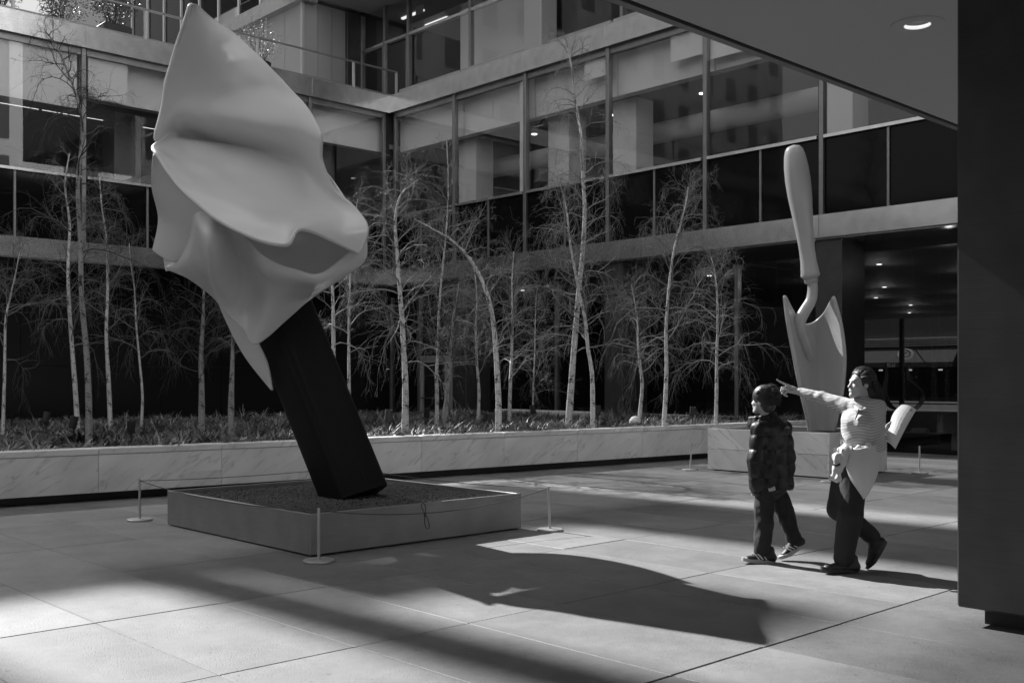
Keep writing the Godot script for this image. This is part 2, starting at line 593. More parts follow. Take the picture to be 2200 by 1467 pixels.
# ---------------------------------------------------------------- ground
func build_ground() -> void:
	var g := M.new(); g.span(Vector3(-160, -0.6, -200), Vector3(200, -0.03, 120))
	solo("ground", g.done(), mats["joint"]).set_meta("kind", "structure")
	var pv := Node3D.new(); pv.name = "plaza_pavement"; add_child(pv); pv.set_meta("kind", "structure")
	var r := RandomNumberGenerator.new(); r.seed = 5
	var du := 0.894
	var dv := 1.70
	var lens := {}
	for i in range(-1, 26):
		for j in range(-1, 7):
			var u0 := 0.105 + du * i
			var v0 := 3.58 + dv * (j - 1)
			var big := 0.011 if j == 1 else 0.0028
			var low := -0.0035 * r.randf()
			var m := M.new()
			m.span(Vector3(u0 + 0.0025, -0.06, -(v0 + dv - 0.0035)), Vector3(u0 + du - 0.0025, low, -(v0 + big)), 0.004)
			part("paving_slab", m.done(), slab_mats[r.randi() % 6], pv)
	var rest := M.new()
	rest.span(Vector3(-30, -0.06, 30), Vector3(22.6, -0.003, -0.17))
	rest.span(Vector3(-30, -0.06, -0.18), Vector3(-0.80, -0.003, -31))
	rest.span(Vector3(-0.78, -0.06, -13.79), Vector3(22.6, -0.003, -31))
	part("paving_field", rest.done(), slab_mats[1], pv)
	var road := M.new(); road.span(Vector3(54, -0.02, -90), Vector3(70, -0.012, 60))
	solo("road", road.done(), plain("asphalt", 0.03, 0.9)).set_meta("kind", "structure")
	for e in [[50.3, 54.0], [70.0, 74.8]]:
		var pm := M.new(); pm.span(Vector3(e[0], -0.02, -90), Vector3(e[1], 0.11, 60), 0.02)
		solo("pavement", pm.done(), plain("street_pavement", 0.05, 0.85)).set_meta("kind", "structure")

# ---------------------------------------------------------------- the office building round the plaza
const U1 := 21.4
const V1 := 28.7
const HS := 4.79

func wing_part(called: String, left: bool, s0: float, s1: float, d0: float, d1: float, h0: float, h1: float, mat: Material, parent: Node, bev := 0.0) -> MeshInstance3D:
	# s along the wing, d behind its face
	if left: return slab(called, P(s0, V1 + d0, h0), P(s1, V1 + d1, h1), mat, parent, bev)
	return slab(called, P(U1 + d0, s0, h0), P(U1 + d1, s1, h1), mat, parent, bev)

func lamp_disc(b: Node, c: Vector3, rad := 0.085, energy := 0.0) -> void:
	var m := M.new()
	m.lathe([Vector2(rad, -0.012), Vector2(rad, 0.0)], c, Basis.IDENTITY, 14)
	var o := part("downlight", m.done(), mats["lamp"], b)
	if energy > 0.0:
		var l := OmniLight3D.new()
		l.name = "lamp_light"; l.position = c + Vector3(0, -0.45, 0); l.light_energy = energy; l.omni_range = 14.0; l.omni_attenuation = 2.0
		l.shadow_enabled = true; l.light_size = 0.08
		o.add_child(l, true)

func build_office() -> void:
	var b := thing("office_building", "steel and glass office building wrapping round the plaza with its raised upper floors", "building")
	var ls := [-9.95, -6.6, -3.1, 0.45, 4.0, 7.58, 11.15, 14.7, 18.27, 21.4]
	var rs := [28.7, 25.37, 22.16, 18.95, 15.74, 12.54, 9.34, 6.2]
	for left in [true, false]:
		var ss: Array = ls if left else rs
		for i in ss.size():
			var s: float = ss[i]
			var corner: bool = (left and i == ss.size() - 1) or (not left and i == 0)
			if corner:
				wing_part("mullion", left, s - 0.26, s - 0.16, 0.02, 0.14, 5.33, 10.57, mats["steel_dark"], b, 0.006)
				if left: slab("mullion", P(U1 - 0.16, V1 + 0.06, 5.33), P(U1 + 0.16, V1 + 0.2, 10.57), mats["rubber"], b)
			else:
				wing_part("mullion", left, s - 0.075, s + 0.035, -0.05, 0.12, 5.33, 10.57, mats["steel_dark"], b, 0.006)
				wing_part("gasket", left, s + 0.035, s + 0.075, 0.0, 0.12, 7.14, 10.57, mats["rubber"], b)
			if i == ss.size() - 1: continue
			var a: float = minf(s, ss[i + 1])
			var z: float = maxf(s, ss[i + 1])
			var ea := 0.08
			var ez := 0.08
			if z > 28.0 or (left and z > 21.0): ez = 0.26
			var mid := (a + z) / 2
			wing_part("fascia_panel", left, a + 0.003, z - 0.003, -0.10, 0.4, HS + 0.02, 5.33, mats["steel"], b, 0.004)
			wing_part("fascia_panel", left, a + 0.003, z - 0.003, -0.12, 0.4, 10.57, 11.16, mats["steel"], b, 0.004)
			wing_part("sill", left, a + ea, z - ez, -0.06, 0.10, 7.05, 7.13, mats["steel"], b, 0.005)
			wing_part("window_head", left, a + ea, z - ez, 0.02, 0.10, 10.40, 10.57, mats["steel_dark"], b)
			wing_part("window_pane", left, a + ea, z - ez, 0.055, 0.062, 7.13, 10.40, mats["glass"], b)
			wing_part("spandrel_panel", left, a + ea, mid - 0.03, 0.03, 0.08, 5.33, 7.05, mats["spandrel"], b)
			wing_part("spandrel_panel", left, mid + 0.03, z - ez, 0.03, 0.08, 5.33, 7.05, mats["spandrel"], b)
			wing_part("spandrel_bar", left, mid - 0.03, mid + 0.03, -0.01, 0.09, 5.33, 7.05, mats["steel_dark"], b, 0.004)
			wing_part("bulkhead", left, a + 0.02, z - 0.02, 0.42, 0.72, 9.35, 10.50, mats["white"], b)
		var e0: float = minf(ss[0], ss[-1])
		var e1: float = maxf(ss[0], ss[-1])
		wing_part("ceiling", left, e0, e1, 0.72, 8.5, 9.40, 9.55, mats["ceiling"], b)
		wing_part("floor", left, e0, e1, 0.42, 8.5, HS + 0.03, 5.30, mats["interior_grey"], b)
		wing_part("roof", left, e0, e1, 0.42, 8.5, 10.60, 11.10, mats["interior_grey"], b)
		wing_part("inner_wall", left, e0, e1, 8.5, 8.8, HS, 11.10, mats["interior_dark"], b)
		# soffit over the recessed ground floor
		wing_part("soffit", left, e0, e1, 0.0, 1.5, HS - 0.01, HS + 0.015, mats["steel"], b)
	# where the two wings meet
	slab("inner_wall", P(21.4, 37.2, HS), P(30.2, 37.5, 11.1), mats["interior_dark"], b)
	slab("inner_wall", P(29.9, 28.7, HS), P(30.2, 37.2, 11.1), mats["interior_dark"], b)
	slab("ceiling", P(21.4, 28.7, 9.40), P(29.9, 37.2, 9.55), mats["ceiling"], b)
	slab("floor", P(21.82, 28.7, HS + 0.03), P(29.9, 37.2, 5.30), mats["interior_grey"], b)
	slab("roof", P(21.82, 29.12, 10.60), P(29.9, 37.2, 10.97), mats["interior_grey"], b)
	slab("inner_wall", P(21.4, 6.0, HS), P(30.2, 6.2, 11.1), mats["interior_dark"], b)
	slab("inner_wall", P(-10.0, 28.8, HS), P(-9.95, 37.5, 11.1), mats["interior_dark"], b)
	# columns and duct behind the upper windows of the right wing
	for v in [12.3, 18.75, 21.3, 25.4]:
		slab("inner_column", P(22.35, v, 5.3), P(23.1, v + 0.85, 9.4), mats["white"], b, 0.01)
	var dm := M.new(); dm.tube([P(24.0, 8, 8.75), P(24.0, 28.2, 8.75)], [0.30, 0.30], 16)
	part("duct", dm.done(), mats["white"], b)
	for u in [7.0, 12.6, 15.4, 19.4]:
		slab("inner_column", P(u, 30.2, 5.3), P(u + 0.8, 31.0, 9.4), mats["interior_grey"], b, 0.01)
	for e in [[23.4, 10.8], [23.4, 14.2], [23.4, 17.3], [23.4, 20.5], [23.4, 23.8], [25.4, 27.0], [25.6, 12.5], [25.6, 24.4]]:
		lamp_disc(b, P(e[0], e[1], 9.39))
	for e in [[12.62, 15.66, 9.55], [15.82, 16.9, 9.75], [22.24, 22.5, 7.14], [19.05, 19.9, 9.9]]:
		slab("blind", P(U1 + 0.12, e[0], e[2]), P(U1 + 0.14, e[1], 10.42), mats["white"], b)
	for e in [[0.55, 3.9, 9.0], [4.1, 6.2, 9.25], [7.7, 11.0, 8.95], [11.3, 12.4, 9.3]]:
		slab("blind", P(e[0], V1 + 0.12, e[2]), P(e[1], V1 + 0.14, 10.42), mats["white"], b)
	for e in [[24.5, 9.5, 1.1, 2.0, 1.9], [26.0, 14.5, 0.6, 1.6, 1.5], [25.2, 17.2, 1.4, 0.8, 1.1], [27.0, 20.0, 0.9, 2.4, 2.1], [25.0, 26.0, 0.8, 1.5, 2.4]]:
		slab("cabinet", P(e[0], e[1], 5.3), P(e[0] + e[2], e[1] + e[3], 5.3 + e[4] + 1.2), mats["interior_grey"], b)
	# strip lights of the left wing
	for u in range(2, 20, 3):
		slab("strip_light", P(u, 31.4, 9.385), P(u + 2.9, 31.42, 9.398), mats["lamp_tube"], b)
	# ---- ground floor: the left wing's dark wall
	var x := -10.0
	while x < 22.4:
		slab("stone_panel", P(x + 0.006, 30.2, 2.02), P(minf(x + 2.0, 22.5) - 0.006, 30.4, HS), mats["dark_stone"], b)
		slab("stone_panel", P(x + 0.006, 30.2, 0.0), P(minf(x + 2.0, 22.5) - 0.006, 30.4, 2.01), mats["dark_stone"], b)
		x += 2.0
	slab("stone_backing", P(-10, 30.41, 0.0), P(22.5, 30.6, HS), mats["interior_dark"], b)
	slab("added_far_end", P(-62, V1, 0.0), P(-10.0, 37.5, 11.15), mats["spandrel"], b)  # unseen stretch added to keep the spandrel reflections dark
	# ---- ground floor: the lobby of the right wing
	var gs := [30.2, 28.6, 25.2, 22.0, 18.8, 15.6, 12.4, 9.2, 6.0, 2.8]
	for i in gs.size():
		var v: float = gs[i]
		slab("lobby_mullion", P(22.52, v - 0.05, 0.10), P(22.68, v + 0.05, 4.55), mats["steel_dark"], b, 0.005)
		if i == gs.size() - 1: continue
		var v2: float = gs[i + 1]
		if i == 1:
			slab("lobby_pane", P(22.59, v2 + 0.05, 2.45), P(22.60, v - 0.05, 4.55), mats["lobby_glass"], b)
			slab("transom", P(22.54, v2 + 0.05, 2.33), P(22.66, v - 0.05, 2.45), mats["pale_metal"], b, 0.005)
			var half := (v + v2) / 2
			for e in [[v2 + 0.07, half - 0.22], [half + 0.22, v - 0.07]]:
				var dr := slab("door", P(22.585, e[0] + 0.09, 0.2), P(22.60, e[1] - 0.09, 2.22), mats["glass"], b)
				slab("door_frame", P(22.54, e[0], 0.03), P(22.66, e[0] + 0.09, 2.32), mats["pale_metal"], dr, 0.004)
				slab("door_frame", P(22.54, e[1] - 0.09, 0.03), P(22.66, e[1], 2.32), mats["pale_metal"], dr, 0.004)
				slab("door_rail", P(22.54, e[0] + 0.09, 2.22), P(22.66, e[1] - 0.09, 2.32), mats["pale_metal"], dr)
				slab("door_rail", P(22.54, e[0] + 0.09, 0.03), P(22.66, e[1] - 0.09, 0.2), mats["pale_metal"], dr)
				slab("handle", P(22.47, e[0] + 0.12, 1.0), P(22.50, e[1] - 0.12, 1.04), mats["steel"], dr, 0.006)
			slab("door_post", P(22.50, half - 0.2, 0.0), P(22.66, half + 0.2, 2.33), mats["panel_grey"], b)
		else:
			slab("lobby_pane", P(22.59, v2 + 0.05, 0.10), P(22.60, v - 0.05, 4.55), mats["lobby_glass"], b)
		slab("kerb", P(22.50, v2 + 0.001, 0.0), P(22.72, v - 0.001, 0.10), mats["dark_stone"], b)
		slab("lobby_head", P(22.50, v2 + 0.001, 4.55), P(22.72, v - 0.001, HS - 0.01), mats["interior_dark"], b)
	for v in [12.4, 18.8, 25.2]:
		slab("column", P(21.47, v - 0.33, 0.0), P(22.50, v + 0.33, HS - 0.012), mats["column_metal"], b, 0.012)
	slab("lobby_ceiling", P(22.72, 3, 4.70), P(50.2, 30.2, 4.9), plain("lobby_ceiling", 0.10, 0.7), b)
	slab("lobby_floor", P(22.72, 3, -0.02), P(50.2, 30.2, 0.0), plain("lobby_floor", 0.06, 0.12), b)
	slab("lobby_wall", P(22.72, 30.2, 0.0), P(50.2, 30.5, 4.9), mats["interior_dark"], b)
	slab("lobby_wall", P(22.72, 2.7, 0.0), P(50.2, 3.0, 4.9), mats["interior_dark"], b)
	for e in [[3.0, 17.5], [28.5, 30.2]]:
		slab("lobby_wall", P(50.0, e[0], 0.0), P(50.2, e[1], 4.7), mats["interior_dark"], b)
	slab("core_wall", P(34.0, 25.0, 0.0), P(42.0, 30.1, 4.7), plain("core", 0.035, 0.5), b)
	for v in [17.5, 21.2, 24.9, 28.5]:
		slab("lobby_mullion", P(50.0, v - 0.09, 0.0), P(50.2, v + 0.09, 4.7), mats["interior_dark"], b)
	for e in [[23.6, 10.6], [23.9, 14.3], [26.3, 13.7], [29.6, 12.8], [32.8, 16.9], [29.4, 17.2], [36.5, 15.6], [36.8, 19.3], [41.0, 17.4], [41.4, 20.2], [46.5, 19.0], [46.0, 22.5], [25.5, 18.6], [26.0, 22.5], [25.0, 26.0], [28.5, 23.5]]:
		lamp_disc(b, P(e[0], e[1], 4.69), 0.07, 0.12)
	slab("lobby_ledge", P(22.9, 10.5, 0.0), P(23.5, 20.0, 0.42), plain("ledge", 0.05, 0.3), b, 0.01)
	# ---- the wing above the viewer: soffit, edge, column
	for e in [[-62, 8.85, -16, 5.78], [9.45, 21.2, -16, 5.78], [8.85, 9.45, -16, 4.1], [8.85, 9.45, 4.7, 5.78]]:
		slab("soffit", P(e[0], e[2], 4.80), P(e[1], e[3], 4.95), mats["soffit"], b)
	slab("edge_groove", P(-62, 5.78, 4.84), P(21.2, 5.83, 4.95), mats["rubber"], b)
	slab("edge_trim", P(-62, 5.83, 4.79), P(21.2, 5.91, 5.35), mats["steel_dark"], b)
	slab("upper_floors", P(-62, -16, 4.95), P(21.2, 5.7, 11.1), mats["interior_grey"], b)
	slab("upper_glazing", P(-62, 5.7, 5.36), P(21.2, 5.8, 10.5), mats["spandrel"], b)
	slab("fascia_panel", P(-62, 5.7, 10.5), P(21.2, 5.9, 11.15), mats["steel"], b)
	slab("upper_floors", P(21.5, -16, 4.95), P(52.0, 6.1, 11.1), mats["interior_grey"], b)
	slab("column", P(6.9, 1.7, 0.115), P(8.1, 3.05, 4.80), mats["column_metal"], b, 0.012)
	slab("column_base", P(7.05, 1.85, 0.0), P(7.95, 2.93, 0.115), mats["rubber"], b)
	slab("column", P(-5.9, 1.7, 0.115), P(-4.7, 3.05, 4.80), mats["column_metal"], b, 0.012)
	# recessed lamp in the soffit
	var rc := P(9.15, 4.4, 4.80)
	var ring := M.new()
	ring.lathe([Vector2(0.115, -0.012), Vector2(0.225, -0.014), Vector2(0.232, -0.001)], rc, Basis.IDENTITY, 40, false)
	var rl := part("recessed_lamp", ring.done(), mats["soffit"], b)
	var pl := M.new()
	for i in 40:
		var q := []
		for k in 2:
			var an := TAU * (i + k) / 40
			var dd := Vector3(cos(an), 0, sin(an))
			q.append(rc + dd * 0.116)
			q.append(rc + dd * 0.30 / maxf(absf(dd.x), absf(dd.z)))
		pl.poly([q[0], q[1], q[3], q[2]], rc + Vector3(0, 1, 0))
	part("cover_plate", pl.done(), mats["soffit"], rl)
	var can := M.new()
	var baf := M.new()
	for i in 32:
		var d0 := Vector3(cos(TAU * i / 32), 0, sin(TAU * i / 32))
		var d1 := Vector3(cos(TAU * (i + 1) / 32), 0, sin(TAU * (i + 1) / 32))
		can.poly([rc + d0 * 0.115 + Vector3(0, -0.012, 0), rc + d1 * 0.115 + Vector3(0, -0.012, 0), rc + d1 * 0.115 + Vector3(0, 0.022, 0), rc + d0 * 0.115 + Vector3(0, 0.022, 0)], rc + d0 * 0.5)
		baf.poly([rc + d0 * 0.115 + Vector3(0, 0.022, 0), rc + d1 * 0.115 + Vector3(0, 0.022, 0), rc + d1 * 0.112 + Vector3(0, 0.135, 0), rc + d0 * 0.112 + Vector3(0, 0.135, 0)], rc + d0 * 0.5)
	part("reflector", can.done(), mats["white"], rl)
	part("baffle", baf.done(), mats["rubber"], rl)
	var lens := M.new()
	lens.lathe([Vector2(0.114, 0.128), Vector2(0.114, 0.130)], rc, Basis.IDENTITY, 24)
	part("lamp_lens", lens.done(), mats["lamp"], rl)
	# ---- terrace on the left wing, set-back block, upper storey of the right wing
	slab("terrace", P(-12, 29.12, 10.98), P(22.3, 52, 11.12), mats["concrete"], b)
	var rail := M.new()
	rail.span(P(-12, 28.93, 12.10), P(21.9, 28.99, 12.16), 0.01)
	rail.span(P(-12, 28.93, 11.28), P(21.9, 28.99, 11.33), 0.01)
	var ra := part("railing", rail.done(), mats["steel_dark"], b)
	for u in [-1.3, 2.25, 5.83, 9.4, 12.97, 16.55, 20.1, 21.86]:
		slab("post", P(u - 0.035, 28.92, 11.1), P(u + 0.035, 29.0, 12.10), mats["pale_metal"], ra, 0.006)
	var v3 := 31.72
	while v3 < 47:
		slab("wall_panel", P(19.9, v3 + 0.01, 11.1), P(20.1, v3 + 1.19, 14.74), mats["panel_grey"], b)
		v3 += 1.2
	for i in 3:
		slab("wall_panel", P(19.92 + i * 0.58, 31.7, 11.1), P(19.92 + i * 0.58 + 0.565, 31.9, 14.85), mats["panel_grey"], b)
	slab("corner_post", P(19.78, 31.62, 11.1), P(19.90, 31.74, 15.0), mats["pale_metal"], b, 0.01)
	slab("steel_pier", P(21.66, 31.6, 11.1), P(22.35, 31.9, 14.85), mats["column_metal"], b, 0.01)
	slab("beam", P(19.6, 31.4, 14.74), P(20.3, 48, 15.25), mats["steel_dark"], b)
	slab("beam", P(20.3, 31.4, 14.9), P(22.2, 31.9, 15.25), mats["steel_dark"], b)
	slab("upper_block", P(20.35, 31.9, 15.2), P(34, 48, 30), mats["interior_dark"], b)
	var v4 := 31.6
	while v4 < 47:
		slab("window_pane", P(20.05, v4 + 0.06, 15.95), P(20.07, v4 + 1.54, 19.0), mats["spandrel"], b)
		slab("window_panel", P(20.03, v4 + 0.06, 15.26), P(20.07, v4 + 1.54, 15.88), mats["spandrel"] if int(v4 * 7) % 3 == 0 else mats["panel_grey"], b)
		slab("window_bar", P(19.97, v4 - 0.05, 15.25), P(20.12, v4 + 0.05, 19.0), mats["pale_metal"], b)
		v4 += 1.6
	# glass storey
	var us := [31.6, 30.2, 28.84, 25.6, 22.4, 19.2, 16.0, 12.8, 9.6, 6.4]
	for i in us.size():
		var v: float = us[i]
		slab("mullion", P(22.24, v - 0.05, 11.4), P(22.42, v + 0.05, 14.8), mats["steel_dark"], b, 0.005)
		if i == us.size() - 1: continue
		var v2: float = us[i + 1]
		slab("window_pane", P(22.30, v2 + 0.05, 13.55), P(22.31, v - 0.05, 14.8), mats["glass"], b)
		slab("transom", P(22.25, v2 + 0.05, 13.45), P(22.40, v - 0.05, 13.55), mats["steel"], b, 0.005)
		if i < 2:
			var dr := slab("door", P(22.32, v2 + 0.14, 11.3), P(22.33, v - 0.14, 13.36), mats["tinted_glass"], b)
			for e in [[v2 + 0.05, v2 + 0.14], [v - 0.14, v - 0.05]]:
				slab("door_frame", P(22.27, e[0], 11.15), P(22.38, e[1], 13.45), mats["steel_dark"], dr)
		else:
			slab("window_pane", P(22.30, v2 + 0.05, 11.5), P(22.31, v - 0.05, 13.45), mats["glass"], b)
			slab("sill", P(21.85, v2 + 0.05, 11.17), P(22.45, v - 0.05, 11.5), mats["pale_metal"], b, 0.008)
	slab("column", P(21.55, 21.64, 11.17), P(22.20, 22.36, 16.5), mats["pale_metal"], b, 0.01)
	slab("column", P(21.55, 15.24, 11.17), P(22.20, 15.96, 16.5), mats["pale_metal"], b, 0.01)
	slab("ceiling", P(20.4, 6.2, 14.86), P(32, 31.35, 15.0), mats["ceiling"], b)
	slab("beam", P(21.6, 6.2, 15.0), P(22.4, 31.35, 15.7), mats["steel"], b)
	slab("inner_wall", P(32, 6.2, 11.1), P(32.3, 48, 15.0), mats["interior_dark"], b)
	slab("floor", P(22.3, 6.2, 11.02), P(32, 31.9, 11.14), mats["interior_dark"], b)
	slab("upper_block", P(22.5, -10, 15.0), P(45, 31.3, 40), mats["interior_grey"], b)
	for e in [[23.5, 29.6], [24.6, 29.6], [23.5, 25.2], [24.6, 21.5]]:
		slab("strip_light", P(e[0], e[1], 14.80), P(e[0] + 0.10, e[1] + 1.25, 14.855), mats["lamp_tube"], b)
	slab("exit_sign", P(23.0, 28.95, 14.45), P(23.03, 29.35, 14.72), mats["panel_grey"], b)
	slab("inner_wall", P(23.4, 23.2, 12.0), P(23.5, 27.4, 14.2), mats["white"], b)

# ---------------------------------------------------------------- neighbours and added sun blocks
func city_block(called: String, label: String, a: Vector3, z: Vector3, mat: Material, st := 3.6, bay := 3.0, win := 1.8, tall := 2.0) -> Node3D:
	var t := thing(called, label, "building", Vector3((a.x + z.x) / 2, 0, (a.z + z.z) / 2))
	var c := t.position
	slab("wall", a - c, z - c, mat, t)
	var lo := Vector3(minf(a.x, z.x), minf(a.y, z.y), minf(a.z, z.z)) - c
	var hi := Vector3(maxf(a.x, z.x), maxf(a.y, z.y), maxf(a.z, z.z)) - c
	var m := M.new()
	var y := lo.y + 1.2
	while y + tall < hi.y:
		var x := lo.x + 0.8
		while x + bay - 0.8 < hi.x:
			m.span(Vector3(x, y, hi.z - 0.05), Vector3(x + win, y + tall, hi.z + 0.03))
			m.span(Vector3(x, y, lo.z - 0.03), Vector3(x + win, y + tall, lo.z + 0.05))
			x += bay
		y += st
	part("windows", m.done(), plain("city_glass", 0.16, 0.25), t).set_meta("kind", "stuff")
	return t

func build_city() -> void:
	var stone := plain("pale_stone", 0.80, 0.85)
	# unseen tower across the street: made tall, pale and striped to bounce sun
	city_block("sun_bounce_tower", "unseen pale stone tower made tall to bounce sun into the plaza", P(-4, -42, 0), P(60, -62, 190), stone, 22.0, 8.0, 3.2, 20.5)
	city_block("brick_block", "grey masonry block beside the pale stone tower", P(-60, -42, 0), P(-6, -62, 90), plain("masonry", 0.24, 0.9))
	# unseen masses added towards the sun, shaped to pattern the floor light
	var gt := StandardMaterial3D.new()  # see-through panes that let a chosen share of sun reach the floor
	gt.albedo_color = Color(0.1, 0.1, 0.1, 0.68); gt.transparency = BaseMaterial3D.TRANSPARENCY_ALPHA; gt.roughness = 0.0
	var gt2 := gt.duplicate(); gt2.albedo_color.a = 0.32
	var gt3 := gt.duplicate(); gt3.albedo_color.a = 0.76
	var sb := city_block("sun_mask_block", "unseen broad masonry block added to shade the left trees and far floor", P(-44, 55, 0), P(7.45, 66, 33.5), plain("light_masonry", 0.50, 0.9), 3.6, 3.4, 1.4)  # unseen block added to shade left trees and far floor
	slab("sun_mask_attic", P(-44, 55.2, 33.5) - sb.position, P(7.45, 56.2, 38.25) - sb.position, gt, sb)  # added tinted strip that dims sun on the left floor
	for e in [[-30.0, -0.55, 38.3, 60.0, "westmost wide", 0], [1.2, 1.88, 38.3, 54.0, "narrow solid", 1], [2.0, 3.0, 38.3, 39.8, "lowest", 1], [3.05, 4.1, 38.3, 41.8, "squat", 0], [6.25, 8.85, 38.3, 56.0, "eastmost", 2]]:
		var t := thing("sun_mask_tower", "%s unseen tower added over the masonry block to shape the sun patches" % e[4], "building", P((e[0] + e[1]) / 2, 56, e[2]))  # unseen, added to cut the sun into strips on the floor
		slab("sun_filter", P(e[0], 55.2, e[2]) - t.position, P(e[1], 56.2, e[3]) - t.position, gt if e[5] == 0 else (gt3 if e[5] == 2 else plain("masonry", 0.24, 0.9)), t)
	var br := thing("sun_mask_bridge", "unseen glass bridge added to dim sun on the near paving", "bridge", P(2.5, 58, 44.0))  # unseen, added to weaken sun on the paving nearest the viewer
	slab("sun_filter", P(-0.5, 57.0, 44.0) - br.position, P(4.85, 57.3, 54.0) - br.position, gt2, br)
	var ct := thing("sun_mask_cantilever", "unseen overhanging glass tower added to dim sun on the right floor and trees", "building", P(26, 56, 0))  # unseen, added as a partial sun screen over right floor and trees
	slab("sun_filter", P(7.5, 55.2, 35.6) - ct.position, P(8.85, 56.2, 38.25) - ct.position, gt, ct)
	slab("sun_filter", P(9.75, 55.2, 34.1) - ct.position, P(24, 56.2, 70) - ct.position, gt2, ct)
	slab("stem", P(24.2, 55, 0) - ct.position, P(40, 66, 80) - ct.position, plain("masonry", 0.24, 0.9), ct)
	city_block("added_west_block", "unseen masonry block added west of the plaza, sized for facade reflections", P(-100, -40, 0), P(-72, 90, 22), plain("west_stone", 0.55, 0.9))  # unseen, added for what the right wing reflects
	city_block("shop_block", "tall masonry block above the shop across the eastern street", P(80.5, -20, 0), P(100, 90, 80), plain("masonry", 0.24, 0.9))
	# seen over the terrace, top left
	var t2 := thing("white_apartment_house", "white rendered house with balconies beyond the terrace", "building")
	slab("wall", P(30.0, 64, 0), P(40, 76, 34), mats["white"], t2)
	for k in 4:
		slab("balcony", P(24.6, 63.6, 16.0 + k * 3.6), P(30.0, 70, 16.25 + k * 3.6), mats["white"], t2)
		slab("window", P(29.95, 65.2, 16.6 + k * 3.6), P(29.99, 67.4, 18.9 + k * 3.6), mats["spandrel"], t2)

